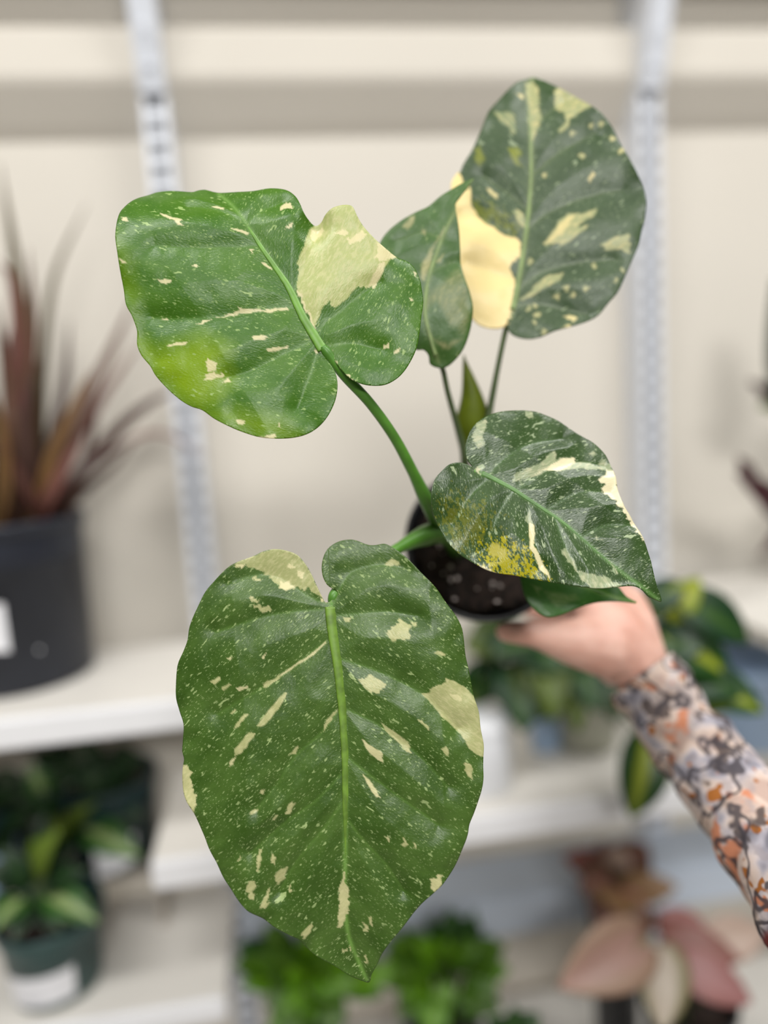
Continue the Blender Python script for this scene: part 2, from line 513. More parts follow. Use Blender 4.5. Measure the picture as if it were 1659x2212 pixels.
def leaf_material(name, greenA, greenB, sage, cream, yellow, vein, speck, fine=1.0, big=1.0, rough=0.36, trans=0.16):
    t = NT(name)
    at = t.n('ShaderNodeAttribute', attribute_name='pigment_and_glow')
    sp = t.n('ShaderNodeSeparateColor', {0: at.outputs['Color']})
    R, G, B = sp.outputs[0], sp.outputs[1], sp.outputs[2]
    A = at.outputs['Alpha']
    uv = t.n('ShaderNodeUVMap', uv_map='UVMap').outputs[0]
    def spots(scale, r0, r1, keep, dist):
        nz = t.n('ShaderNodeTexNoise', {'Vector': uv, 'Scale': scale * 1.7, 'Detail': 3.0}, noise_dimensions='2D')
        off = t.n('ShaderNodeVectorMath', {0: nz.outputs['Color'], 1: (0.5, 0.5, 0.5)}, operation='SUBTRACT')
        sc = t.n('ShaderNodeVectorMath', {0: off.outputs[0], 'Scale': dist / scale}, operation='SCALE')
        ad = t.n('ShaderNodeVectorMath', {0: uv, 1: sc.outputs[0]}, operation='ADD')
        vo = t.n('ShaderNodeTexVoronoi', {'Vector': ad.outputs[0], 'Scale': scale}, voronoi_dimensions='2D')
        cs = t.n('ShaderNodeSeparateColor', {0: vo.outputs['Color']})
        rad = t.math('ADD', t.math('MULTIPLY', t.math('POWER', cs.outputs[0], 2.5), r1), r0)
        on = t.math('LESS_THAN', cs.outputs[1], keep)
        m = t.math('SUBTRACT', 1.0, t.smooth(t.math('SUBTRACT', vo.outputs['Distance'], rad), -0.05, 0.05))
        return t.math('MULTIPLY', m, on)
    dens = t.n('ShaderNodeTexNoise', {'Vector': uv, 'Scale': 0.9, 'Detail': 2.0}, noise_dimensions='2D')
    dn = t.smooth(dens.outputs[0], 0.35, 0.65)
    s1 = t.math('MULTIPLY', spots(30.0, 0.10, 0.30, 0.45 * fine, 0.7), t.math('ADD', t.math('MULTIPLY', dn, 0.30), 0.18))
    s2 = t.math('MULTIPLY', spots(13.0, 0.05, 0.26, 0.34 * fine, 0.8), 0.62)
    s3 = t.math('MULTIPLY', spots(4.8, 0.03, 0.15, 0.26 * big, 1.0), 0.85)
    S = t.math('MAXIMUM', t.math('MAXIMUM', s1, s2), s3)
    n1 = t.n('ShaderNodeTexNoise', {'Vector': uv, 'Scale': 1.6, 'Detail': 5.0, 'Roughness': 0.6}, noise_dimensions='2D')
    col = t.mix(t.smooth(n1.outputs[0], 0.3, 0.7), greenA, greenB)
    col = t.mix(B, col, yellow)
    col = t.mix(t.math('MULTIPLY', A, 0.85), col, vein)
    col = t.mix(S, col, speck)
    n2 = t.n('ShaderNodeTexNoise', {'Vector': uv, 'Scale': 14.0, 'Detail': 4.0}, noise_dimensions='2D')
    sg = t.mix(t.smooth(n2.outputs[0], 0.42, 0.68), sage, t.mix(0.32, sage, cream))
    col = t.mix(G, col, sg)
    col = t.mix(R, col, cream)
    n3 = t.n('ShaderNodeTexNoise', {'Vector': uv, 'Scale': 30.0, 'Detail': 3.0}, noise_dimensions='2D')
    bp = t.n('ShaderNodeBump', {'Height': n3.outputs[0], 'Strength': 0.22, 'Distance': 0.0006})
    ro = t.math('ADD', t.math('MULTIPLY', n2.outputs[0], 0.14), rough - 0.07)
    b = t.n('ShaderNodeBsdfPrincipled', {'Base Color': col, 'Roughness': ro, 'Normal': bp.outputs[0], 'Specular IOR Level': 0.5})
    tr = t.n('ShaderNodeBsdfTranslucent', {0: col})
    return t.finish(t.n('ShaderNodeMixShader', {0: trans, 1: b.outputs[0], 2: tr.outputs[0]}).outputs[0])

def traced_leaf(name, outline, midrib, veins, depth, center, normal, mat, parent, patches, dirs, step=2.4,
                pillow=0.0022, bend=None, warp=3.2, seed=1, midr=(0.0022, 0.0008), midmat=None, midcut=0.86, vein_w=3.0, bendlat=0.0, sm=4, ruffle=0.0012):
    """patches: list of (polygon, cream, sage, yellow, softness px). dirs: lateral vein direction on each side."""
    out = closed_smooth(outline, sm)
    rip = fbm(out / 22.0, seed + 40, 2) - 0.5
    lo = out.min(0) - step * 2; hi = out.max(0) + step * 2
    xs = np.arange(lo[0], hi[0], step); ys = np.arange(lo[1], hi[1], step)
    nx, ny = len(xs), len(ys)
    GX, GY = np.meshgrid(xs, ys, indexing='ij')
    P = np.stack([GX.ravel(), GY.ravel()], 1)
    ins = inside(P, out)
    dist, near, _, _ = seg_dist(P, out, True)
    snap = dist < step * 0.62
    P[snap] = near[snap]
    ok = ins | snap
    O = ok.reshape(nx, ny)
    I = np.arange(nx * ny).reshape(nx, ny)
    a, b, c, d = I[:-1, :-1].ravel(), I[1:, :-1].ravel(), I[1:, 1:].ravel(), I[:-1, 1:].ravel()
    cnt = ok[a].astype(int) + ok[b] + ok[c] + ok[d]
    anyin = (ins & ~snap)[a] | (ins & ~snap)[b] | (ins & ~snap)[c] | (ins & ~snap)[d]
    q = (cnt == 4) & anyin
    faces = [np.stack([a[q], d[q], c[q], b[q]], 1)]
    tris = []
    for (m, tri) in ((~ok[a], (b, d, c)), (~ok[b], (a, d, c)), (~ok[c], (a, d, b)), (~ok[d], (a, c, b))):
        s = (cnt == 3) & m & anyin
        tris.append(np.stack([tri[0][s], tri[1][s], tri[2][s]], 1))
    tris = np.vstack(tris)
    used = np.zeros(nx * ny, bool); used[faces[0].ravel()] = True; used[tris.ravel()] = True
    remap = np.cumsum(used) - 1
    Q = remap[faces[0]]; T = remap[tris]
    Pu = P[used]
    edge = dist[used] * ins[used]
    edge[snap[used]] = 0
    # --- leaf frame
    mid = catmull(midrib, 6)
    ext = np.vstack([mid[0] + (mid[0] - mid[1]) * 60, mid, mid[-1] + (mid[-1] - mid[-2]) * 60])
    dm, nm, im, tm = seg_dist(Pu, ext, False)
    tg = (ext[1:] - ext[:-1])[im]
    side = np.sign(tg[:, 0] * (Pu - nm)[:, 1] - tg[:, 1] * (Pu - nm)[:, 0])      # image y down: + = right hand of direction on screen
    bsig = dm * side
    dmr, _, _, _ = seg_dist(Pu, mid, False)
    vd = dmr.copy()
    vmask = np.zeros(len(Pu))
    for vv in veins:
        cv = catmull(vv, 6)
        dv, _, iv, tv = seg_dist(Pu, cv, False)
        fade = 1.0 - 0.55 * (iv + tv) / max(1, len(cv) - 1)
        vmask = np.maximum(vmask, np.exp(-(dv / vein_w) ** 2) * fade * 0.34)
        vd = np.minimum(vd, dv / np.clip(fade, 0.35, 1))
    vmask = np.maximum(vmask, np.exp(-(dmr / (vein_w * 1.6)) ** 2) * 0.9)
    # --- fine pattern coordinates, aligned with the lateral veins
    dl, dr = np.array(dirs[0], float), np.array(dirs[1], float)
    dl /= np.linalg.norm(dl); dr /= np.linalg.norm(dr)
    dd = np.where((side > 0)[:, None], dr, dl)
    al = (Pu * dd).sum(1); ac = Pu[:, 0] * -dd[:, 1] + Pu[:, 1] * dd[:, 0]
    uv = np.stack([al * 0.42 + (side > 0) * 311.0, ac], 1) / 100.0
    wx = (fbm(np.stack([al / 16, ac / 7], 1), seed, 4) - 0.5) * 2
    wy = (fbm(np.stack([al / 16, ac / 7], 1), seed + 9, 4) - 0.5) * 2
    Pw = Pu + warp * 3.2 * wx[:, None] * dd + warp * wy[:, None] * np.stack([-dd[:, 1], dd[:, 0]], 1)
    pig = np.zeros((len(Pu), 4))
    mott = fbm(np.stack([al / 8, ac / 3.6], 1), seed + 21, 4)
    for (poly, cr, sa, ye, soft) in patches:
        pl = np.asarray(poly, float)
        bb0, bb1 = pl.min(0) - 30 - soft, pl.max(0) + 30 + soft
        sel = np.where(((Pw > bb0) & (Pw < bb1)).all(1))[0]
        if not len(sel): continue
        pw = Pw[sel]
        dp, _, _, _ = seg_dist(pw, pl, True)
        sd = np.where(inside(pw, pl), dp, -dp)
        if ye and 8 < soft < 48:
            sd = np.minimum(sd, soft * 0.6) + (mott[sel] - 0.53) * soft * 5.0; soft = 5.0
        m = np.clip(sd / max(soft, 1.2) + 0.5, 0, 1)
        if cr < 0:                                       # green island inside a pale patch
            pig[sel, 0] *= (1 - m); pig[sel, 1] *= (1 - m); continue
        for ch, val in ((0, cr), (1, sa), (2, ye)):
            if val: pig[sel, ch] = np.maximum(pig[sel, ch], m * val)
    pig[:, 3] = vmask
    # --- 3D: plane at its own distance + relief
    P0 = at_depth(center[0], center[1], depth)
    n = camvec(*normal)
    r = ray(Pu[:, 0], Pu[:, 1])
    tpar = ((P0 - C) @ n) / (r @ n)
    pts = C + r * tpar[:, None]
    sc = depth / FPX
    h = pillow * 0.8 * (1 - np.exp(-(np.clip(vd, 0, None) / 60.0) ** 1.35))
    h += ruffle * np.exp(-edge / 28.0) * (fbm(Pu / 70.0, seed + 60, 2) - 0.5) * 4
    h += 0.0005 * (fbm(Pu / 46.0, seed + 70, 2) - 0.5) * 2
    if bend is not None: h += bend(Pu, bsig * sc, dm * sc)
    h += bendlat * (dm * sc) ** 2
    W3 = pts + n * h[:, None]
    off = base_of(parent)
    me = bpy.data.meshes.new(name)
    nv, nq, ntr = len(W3), len(Q), len(T)
    me.vertices.add(nv); me.vertices.foreach_set('co', (W3 - off).astype(np.float32).ravel())
    loops = np.concatenate([Q.ravel(), T.ravel()]).astype(np.int32)
    me.loops.add(len(loops)); me.loops.foreach_set('vertex_index', loops)
    me.polygons.add(nq + ntr)
    me.polygons.foreach_set('loop_start', np.concatenate([np.arange(nq) * 4, nq * 4 + np.arange(ntr) * 3]).astype(np.int32))
    me.update(calc_edges=True)
    me.polygons.foreach_set('use_smooth', np.ones(nq + ntr, bool))
    ul = me.uv_layers.new(name='UVMap'); ul.data.foreach_set('uv', uv[loops].astype(np.float32).ravel())
    ca = me.color_attributes.new('pigment_and_glow', 'FLOAT_COLOR', 'POINT'); ca.data.foreach_set('color', pig.astype(np.float32).ravel())
    me.materials.append(mat)
    o = bpy.data.objects.new(name, me); COL.objects.link(o); o.parent = parent
    md = o.modifiers.new('thickness', 'SOLIDIFY'); md.thickness = 0.0005; md.offset = -1
    # midrib: a slightly raised rib that lies on the blade
    if midmat:
        k = np.array([np.argmin(((Pu - m) ** 2).sum(1)) for m in mid])
        mp = W3[k]
        mp = np.array([mp[max(0, i - 2):i + 3].mean(0) for i in range(len(mp))])
        rr = np.linspace(midr[0], midr[1], len(mp))
        mp = mp[:int(len(mp) * midcut)]; rr = np.linspace(midr[0], midr[1] * 0.5, len(mp)) * np.clip((1 - np.linspace(0, 1, len(mp))) * 5 + 0.08, 0, 1)
        v, f = tube_vf(mp + n * (rr * 0.05 - 0.0001)[:, None], rr, 8, True, 0.30)
        mesh_obj('midrib', v, f, midmat, o)
    return o, (lambda px, py: W3[np.argmin(((Pu - np.array([px, py])) ** 2).sum(1))])

plant = empty('variegated_plant', at_depth(1050, 1245, 0.615))
tag(plant, 'cream-splashed green heart-leaved plant in a small black pot, held up in the hand', 'plant')

CREAM = rgb(238, 228, 180); SAGE = rgb(160, 170, 112); YEL = rgb(150, 165, 20)
VEIN = rgb(118, 160, 72)
ML1 = leaf_material('leaf_green_speckled', rgb(56, 86, 22), rgb(76, 106, 40), rgb(170, 174, 116), rgb(222, 214, 164), rgb(110, 140, 30), VEIN, rgb(172, 192, 128), 1.0, 1.0)
ML2 = leaf_material('leaf_bright_speckled', rgb(60, 108, 8), rgb(78, 122, 26), rgb(186, 194, 124), rgb(234, 224, 176), rgb(138, 170, 0), VEIN, rgb(168, 196, 118), 0.9, 0.9, trans=0.24)
ML3 = leaf_material('leaf_dark_speckled', rgb(50, 74, 36), rgb(66, 88, 52), rgb(146, 158, 112), rgb(246, 224, 156), rgb(134, 142, 30), rgb(132, 148, 98), rgb(150, 166, 128), 0.75, 0.9)
ML4 = leaf_material('leaf_muted_speckled', rgb(56, 92, 28), rgb(70, 106, 42), rgb(120, 128, 76), rgb(214, 204, 150), rgb(120, 128, 30), rgb(120, 140, 80), rgb(140, 160, 100), 0.3, 0.6)  # duller sage and cream for the turned leaf
ML5 = leaf_material('leaf_glossy_speckled', rgb(46, 72, 26), rgb(62, 88, 42), rgb(158, 170, 130), rgb(242, 232, 192), rgb(172, 164, 10), rgb(98, 138, 70), rgb(178, 194, 152), 1.25, 1.3, rough=0.30)
M_RIB1 = plain('rib_pale_green', rgb(98, 130, 44), 0.45, 0.25, 160.0)
M_RIB2 = plain('rib_green', rgb(100, 146, 50), 0.42, 0.2, 120.0)
M_RIB3 = plain('rib_sage', rgb(126, 146, 90), 0.45, 0.15, 120.0)
M_RIB5 = plain('rib_dark', rgb(84, 124, 58), 0.42, 0.2, 120.0)

def dot(x, y, r): return [(x + r * math.cos(a) * random.uniform(.7, 1.2), y + r * math.sin(a) * random.uniform(.7, 1.2)) for a in np.arange(7) * 0.9]

# ---- leaf 1: the big hanging leaf in front
o1 = [(714, 1298), (727, 1279), (707, 1264), (696, 1240), (696, 1212), (707, 1186), (729, 1170), (753, 1165), (770, 1167), (794, 1176), (811, 1177), (831, 1174), (850, 1183), (868, 1196), (881, 1207), (911, 1238), (942, 1270), (963, 1301), (985, 1331), (998, 1357), (1002, 1383), (1005, 1409), (1011, 1439), (1018, 1474), (1024, 1505), (1035, 1539), (1039, 1574), (1046, 1609), (1045, 1639), (1044, 1656), (1044, 1687), (1037, 1722), (1026, 1756), (1015, 1782), (1011, 1804), (1002, 1830), (981, 1878), (959, 1908), (937, 1930), (911, 1956), (881, 1995), (850, 2034), (829, 2064), (816, 2095), (803, 2121), (800, 2138), (794, 2143), (777, 2136), (751, 2121), (729, 2106), (707, 2090), (681, 2073), (659, 2056), (646, 2038), (620, 2025), (590, 2006), (564, 1986), (534, 1969), (512, 1947), (495, 1923), (479, 1899), (466, 1869), (451, 1839), (438, 1808), (425, 1778), (416, 1756), (399, 1730), (391, 1704), (391, 1665), (394, 1643), (390, 1626), (391, 1600), (393, 1567), (382, 1539), (375, 1513), (376, 1474), (380, 1439), (393, 1409), (403, 1383), (408, 1353), (425, 1314), (442, 1279), (464, 1253), (490, 1227), (512, 1214), (547, 1201), (568, 1191), (594, 1186), (620, 1190), (642, 1199), (659, 1218), (672, 1240), (686, 1270), (696, 1290), (703, 1301)]
mid1 = Z4([(818, 372), (825, 500), (845, 620), (865, 780), (880, 950), (890, 1150)]) + Z5([(890, 250), (890, 450), (888, 620), (885, 800), (905, 1000), (960, 1150), (995, 1230)])
v1 = [Z4(p) for p in ([(815, 405), (700, 412), (600, 422), (500, 440), (380, 475), (240, 520)], [(830, 440), (960, 428), (1100, 418), (1250, 440)], [(810, 555), (700, 640), (565, 740), (400, 840), (250, 930)], [(855, 650), (1000, 695), (1150, 760), (1300, 850), (1450, 1000)], [(870, 890), (770, 1020), (640, 1140), (540, 1290), (450, 1400)], [(885, 900), (1050, 980), (1250, 1130), (1400, 1290)], [(830, 380), (880, 270), (940, 210), (1050, 185), (1180, 200)], [(810, 385), (700, 340), (560, 250), (430, 240), (300, 280)])]
v1 += [Z5(p) for p in ([(890, 280), (790, 430), (650, 600), (560, 760)], [(892, 80), (1050, 200), (1200, 310), (1350, 420)], [(890, 380), (980, 500), (1090, 620), (1180, 760)], [(888, 150), (740, 300), (600, 400), (420, 560)])]
p1 = []
def add(L, z, pts, cr=0, sa=0, ye=0, soft=1.5): L.append((z(pts), cr, sa, ye, soft))
add(p1, Z4, [(330, 185), (360, 165), (430, 140), (480, 118), (540, 100), (600, 110), (655, 130), (695, 180), (725, 230), (755, 300), (778, 355), (740, 335), (715, 310), (700, 290), (690, 315), (640, 300), (580, 310), (555, 290), (540, 265), (500, 240), (470, 215), (420, 200), (390, 185), (370, 205), (345, 195)], sa=0.95)
for p in ([(555, 275), (600, 268), (640, 290), (580, 312)], [(645, 220), (678, 225), (684, 250), (655, 252)], [(335, 183), (392, 183), (370, 208)], [(600, 180), (625, 175), (640, 200), (615, 200)], [(760, 330), (778, 350), (790, 372), (770, 365)]): add(p1, Z4, p, cr=0.95)
for p in ([(428, 245), (450, 238), (475, 255), (450, 268)], [(412, 348), (440, 345), (468, 355), (455, 370), (420, 365)], [(435, 375), (470, 385), (522, 405), (515, 418), (480, 415), (450, 400)], [(875, 448), (925, 450), (920, 472), (890, 465)], [(1100, 510), (1150, 470), (1170, 458), (1190, 475), (1215, 485), (1210, 520), (1215, 545), (1170, 555), (1130, 568), (1105, 545)], [(1215, 465), (1245, 470), (1240, 490), (1220, 485)], [(1085, 180), (1120, 155), (1165, 170), (1150, 188), (1110, 195)], [(950, 755), (1000, 735), (1015, 728), (1050, 755), (1090, 775), (1070, 795), (1080, 810), (1020, 825), (985, 795)], [(1265, 825), (1300, 820), (1330, 790), (1380, 770), (1395, 750), (1440, 765), (1480, 790), (1515, 820), (1545, 855), (1565, 920), (1580, 1000), (1595, 1080), (1590, 1150), (1540, 1125), (1500, 1090), (1470, 1040), (1420, 985), (1370, 940), (1340, 900), (1300, 860)], [(1315, 612), (1350, 610), (1385, 625), (1390, 640), (1360, 635)], [(480, 780), (510, 755), (545, 745), (568, 733), (560, 755), (520, 780), (495, 800)], [(450, 985), (490, 930), (540, 870), (590, 815), (607, 815), (590, 855), (540, 925), (490, 980), (465, 985)], [(335, 1140), (350, 1090), (390, 1045), (420, 1010), (445, 1015), (435, 1040), (400, 1085), (365, 1120)], [(345, 995), (360, 960), (385, 925), (408, 925), (390, 950), (365, 985)], [(222, 760), (265, 738), (272, 750), (235, 780)], [(270, 800), (300, 782), (318, 785), (285, 808)], [(310, 930), (345, 893), (345, 910), (320, 930)], [(1065, 970), (1100, 990), (1150, 1030), (1210, 1075), (1215, 1115), (1190, 1110), (1140, 1060), (1090, 1010)], [(1245, 948), (1275, 955), (1310, 1000), (1300, 1003), (1260, 965)], [(1480, 1180), (1510, 1175), (1525, 1200), (1522, 1250), (1495, 1230)], [(1365, 1095), (1385, 1080), (1400, 1110), (1385, 1130)], [(608, 1130), (640, 1095), (657, 1090), (645, 1120)], [(785, 970), (840, 910), (850, 905), (815, 965), (775, 1020)]): add(p1, Z4, p, sa=0.95, cr=0.12)
for p in ([(1405, 828), (1450, 828), (1468, 862), (1430, 852)], [(315, 1187), (325, 1155), (347, 1143), (335, 1172)], [(348, 800), (370, 785), (412, 782), (405, 795), (365, 810)], [(965, 1045), (1000, 1070), (1060, 1110), (1080, 1140), (1075, 1168), (1040, 1145), (1000, 1100)], [(563, 733), (640, 680), (730, 620), (795, 565), (798, 572), (735, 630), (640, 692), (568, 742)], [(978, 1232), (1000, 1245), (1040, 1290), (1065, 1340), (1050, 1345), (1015, 1300), (990, 1260)], [(470, 645), (490, 630), (497, 640), (480, 652)], [(300, 650), (325, 640), (325, 655), (310, 660)]): add(p1, Z4, p, cr=0.7, sa=0.6)
add(p1, Z5, [(70, 120), (100, 150), (118, 145), (110, 190), (130, 250), (145, 285), (140, 340), (130, 380), (85, 300), (62, 240), (62, 150)], sa=1, cr=0.35)
for p in ([(450, 655), (445, 610), (460, 545), (475, 540), (470, 590), (460, 650)], [(545, 725), (548, 660), (575, 632), (598, 635), (590, 690), (565, 710), (555, 728)], [(400, 745), (410, 705), (435, 703), (432, 750), (430, 798), (415, 790)], [(470, 830), (485, 780), (500, 740), (505, 765), (500, 830), (485, 842)], [(520, 600), (525, 560), (550, 575), (535, 620)], [(670, 1000), (675, 965), (700, 940), (725, 915), (725, 950), (700, 985), (685, 1003)], [(980, 970), (978, 920), (990, 925), (1000, 965)], [(1003, 880), (1015, 885), (1032, 935), (1020, 940)], [(600, 360), (610, 315), (630, 298), (640, 310), (620, 350), (605, 372)], [(525, 395), (545, 365), (555, 370), (540, 392)], [(415, 365), (430, 340), (460, 340), (440, 360)], [(460, 265), (475, 240), (488, 250), (470, 275)], [(1080, 470), (1095, 468), (1105, 500), (1095, 500)], [(1172, 520), (1185, 482), (1195, 490), (1190, 535)], [(1222, 500), (1232, 500), (1238, 530), (1226, 530)], [(870, 1090), (875, 1062), (888, 1062), (890, 1090)], [(895, 1062), (910, 1062), (908, 1090)], [(985, 1100), (995, 1105), (1000, 1145), (990, 1145)], [(605, 730), (618, 725), (618, 765), (606, 768)], [(350, 600), (362, 572), (365, 590), (352, 608)]): add(p1, Z5, p, sa=0.9, cr=0.2)
for p in ([(850, 955), (855, 915), (860, 870), (855, 800), (860, 745), (872, 700), (880, 660), (885, 665), (883, 720), (900, 740), (910, 790), (905, 850), (890, 890), (880, 930), (865, 955)], [(1308, 690), (1340, 685), (1360, 672), (1380, 675), (1378, 700), (1340, 755), (1325, 755), (1312, 720)]): add(p1, Z5, p, cr=0.45, sa=0.95)

def bend1(P, b, dm):
    y = (P[:, 1] - 1650) / 480.0
    return -0.010 * np.clip(y, 0, 2) ** 2 - 0.004 * np.clip(-y - 0.55, 0, 2) ** 2 * 6 - np.clip(dm - 0.055, 0, 1) * 0.18
leaf1, at1 = traced_leaf('leaf', o1, mid1, v1, 0.415, (710, 1600), (0.02, 0.10, 1.0), ML1, plant, p1, [(0.80, 0.60), (-0.72, 0.68)], seed=3, bend=bend1, midr=(0.0036, 0.0030), midcut=0.66, midmat=M_RIB1, pillow=0.0038)
leaf1['label'] = 'large hanging front leaf, cream flecks'

# ---- leaf 2: upper left leaf
o2 = [(706, 762), (715, 768), (728, 789), (745, 810), (762, 825), (783, 833), (808, 836), (833, 833), (859, 818), (880, 793), (897, 759), (905, 721), (909, 688), (914, 654), (911, 624), (907, 603), (897, 580), (880, 565), (859, 557), (838, 544), (821, 531), (800, 512), (783, 491), (770, 470), (760, 451), (741, 447), (719, 451), (703, 462), (694, 474), (681, 479), (667, 470), (656, 458), (648, 439), (639, 420), (625, 405), (606, 396), (576, 393), (542, 396), (508, 392), (479, 390), (458, 387), (445, 382), (433, 377), (418, 380), (407, 386), (382, 382), (352, 377), (331, 376), (316, 377), (302, 387), (281, 405), (264, 426), (253, 447), (249, 477), (249, 510), (255, 548), (260, 586), (266, 624), (272, 658), (285, 683), (295, 713), (295, 742), (304, 766), (323, 789), (335, 810), (357, 835), (386, 861), (411, 877), (437, 886), (466, 907), (504, 926), (538, 939), (568, 947), (597, 949), (631, 947), (660, 941), (686, 926), (707, 903), (722, 873), (728, 844), (726, 814), (717, 793), (704, 774)]
mid2 = Z1([(1118, 978), (1060, 880), (1000, 780), (940, 650), (880, 560), (790, 430), (720, 320), (640, 200), (560, 105)])
v2_ = [Z1(p) for p in ([(785, 430), (640, 435), (450, 440), (250, 430)], [(960, 745), (800, 760), (600, 790), (400, 800), (230, 790)], [(1050, 915), (900, 990), (760, 1060), (640, 1100)], [(1085, 960), (1030, 1120), (980, 1260)], [(1070, 870), (1180, 780), (1290, 690), (1400, 620)], [(1110, 945), (1250, 930), (1400, 960)], [(960, 660), (1030, 480), (1080, 350)], [(700, 300), (560, 230), (400, 200)], [(720, 310), (800, 240), (900, 190)])]
p2 = []
add(p2, Z1, [(970, 630), (985, 560), (980, 510), (1005, 450), (1020, 390), (1045, 320), (1070, 310), (1100, 290), (1130, 255), (1170, 228), (1210, 218), (1260, 230), (1290, 285), (1320, 335), (1360, 380), (1410, 425), (1450, 455), (1490, 485), (1450, 510), (1425, 545), (1410, 580), (1380, 620), (1350, 648), (1290, 640), (1240, 690), (1220, 710), (1190, 740), (1150, 755), (1140, 720), (1110, 740), (1095, 780), (1075, 830), (1060, 850), (1030, 770), (1000, 710)], sa=1.0)
for p in ([(1050, 330), (1080, 330), (1105, 320), (1110, 350), (1070, 390), (1045, 370)], [(1170, 370), (1215, 355), (1240, 380), (1200, 385)], [(1230, 410), (1300, 370), (1330, 385), (1300, 420), (1240, 435)], [(1380, 420), (1430, 440), (1485, 490), (1440, 510), (1400, 520), (1370, 500), (1390, 470)], [(1390, 530), (1430, 520), (1420, 560), (1370, 640), (1340, 640)], [(970, 650), (985, 660), (1030, 760), (1075, 850), (1080, 870), (1060, 840), (1010, 750)], [(270, 250), (310, 265), (340, 280), (385, 290), (375, 310), (400, 330), (370, 325), (335, 295), (290, 270)], [(890, 240), (895, 215), (920, 195), (955, 220), (955, 240), (920, 235)], [(915, 345), (950, 322), (950, 350)], [(640, 345), (680, 345), (735, 370), (730, 380), (690, 367)], [(785, 515), (820, 520), (850, 550), (820, 540)], [(265, 610), (300, 605), (340, 615), (335, 630), (290, 628)], [(65, 495), (100, 520), (75, 520)], [(68, 265), (100, 270), (100, 290), (80, 290)], [(445, 540), (465, 525), (465, 548)], [(735, 450), (762, 452), (740, 468)], [(460, 830), (500, 812), (545, 805), (500, 828)], [(570, 797), (640, 770), (680, 760), (675, 743), (720, 755), (800, 757), (930, 743), (935, 756), (800, 769), (700, 773), (640, 786)], [(318, 945), (350, 930), (425, 918), (400, 934), (340, 947)], [(752, 900), (790, 890), (830, 905), (825, 915), (760, 918)], [(818, 970), (850, 955), (930, 940), (925, 955), (870, 975), (830, 975)], [(510, 1070), (515, 1040), (525, 1008), (540, 1020), (570, 1035), (570, 1060), (530, 1075)], [(500, 1118), (510, 1090), (545, 1075), (555, 1085), (605, 1085), (600, 1105), (540, 1118)], [(600, 1135), (605, 1115), (635, 1105), (630, 1125)], [(1415, 940), (1445, 930), (1442, 965), (1425, 960)], [(1468, 975), (1500, 958), (1495, 985), (1475, 995)], [(655, 1340), (685, 1320), (705, 1330), (690, 1348)], [(870, 1360), (890, 1335), (895, 1362)], [(760, 1410), (820, 1407), (870, 1393), (855, 1425), (800, 1422)], [(525, 200), (560, 200), (605, 220), (590, 225), (550, 212)], [(1550, 700), (1568, 695), (1565, 720)], [(1565, 560), (1590, 565), (1588, 587)], [(275, 800), (315, 790), (300, 805)], [(1055, 962), (1080, 955), (1078, 980), (1060, 980)], [(1145, 960), (1170, 1030), (1215, 1085), (1260, 1120), (1285, 1138), (1240, 1115), (1190, 1060)]): add(p2, Z1, p, cr=0.85)
add(p2, Z1, [(150, 890), (250, 960), (500, 900), (620, 960), (600, 1050), (640, 1110), (560, 1220), (480, 1265), (380, 1220), (250, 1090), (170, 1000)], ye=0.85, soft=60)  # backlight through the lower left blade, painted in as soft yellow-green
add(p2, Z1, [(480, 1265), (650, 1360), (800, 1415), (980, 1415), (900, 1330), (700, 1280)], ye=0.6, soft=50)
add(p2, Z1, [(50, 380), (120, 500), (160, 700), (150, 850), (80, 640)], ye=0.4, soft=50)
def bend2(P, b, dm):
    t = (520 - (P[:, 1] + 0.15 * (P[:, 0] - 450))) / 150.0
    return -0.020 * np.clip(t, 0, 2) ** 2 - np.clip(dm - 0.05, 0, 1) * 0.12 + 0.006 * np.exp(-(((P[:, 0] - 680) / 30) ** 2 + ((P[:, 1] - 480) / 40) ** 2)) * -1
leaf2, at2 = traced_leaf('leaf', o2, mid2, v2_, 0.418, (600, 680), (0.10, 0.06, 1.0), ML2, plant, p2, [(0.85, 0.25), (-0.45, 0.9)][::1], seed=14, bend=bend2, midr=(0.0034, 0.0012), midmat=M_RIB2, pillow=0.0040)
leaf2['label'] = 'upper left leaf, pale patch by the notch'

# ---- leaf 3: tallest leaf, one half cream
o3 = [(1155, 144), (1174, 152), (1192, 165), (1207, 176), (1233, 193), (1260, 215), (1282, 232), (1304, 251), (1323, 277), (1338, 311), (1357, 348), (1375, 382), (1389, 411), (1393, 438), (1392, 468), (1385, 501), (1377, 535), (1364, 565), (1351, 595), (1334, 632), (1312, 658), (1290, 684), (1260, 699), (1226, 710), (1196, 718), (1170, 729), (1144, 734), (1121, 731), (1103, 722), (1097, 705), (1104, 684), (1098, 694), (1092, 704), (1077, 710), (1054, 709), (1032, 701), (1015, 680), (1000, 630), (985, 560), (975, 480), (974, 415), (976, 397), (987, 378), (994, 374), (1002, 355), (1020, 326), (1035, 292), (1047, 258), (1058, 232), (1077, 210), (1099, 184), (1121, 161), (1138, 152)]
mid3 = Z2([(818, 1505), (860, 1300), (890, 1100), (915, 900), (930, 700), (930, 500), (925, 300), (928, 150), (945, 75)])
v3_ = [Z2(p) for p in ([(860, 1350), (1000, 1250), (1200, 1200), (1400, 1180)], [(905, 1000), (1050, 900), (1250, 820), (1450, 780)], [(930, 700), (1100, 560), (1300, 450)], [(840, 1450), (1000, 1440), (1250, 1500)], [(915, 900), (800, 800), (650, 700)], [(890, 1100), (750, 1000), (600, 930)], [(860, 1300), (700, 1250), (560, 1200)], [(925, 450), (1020, 330), (1130, 240)])]
p3 = []
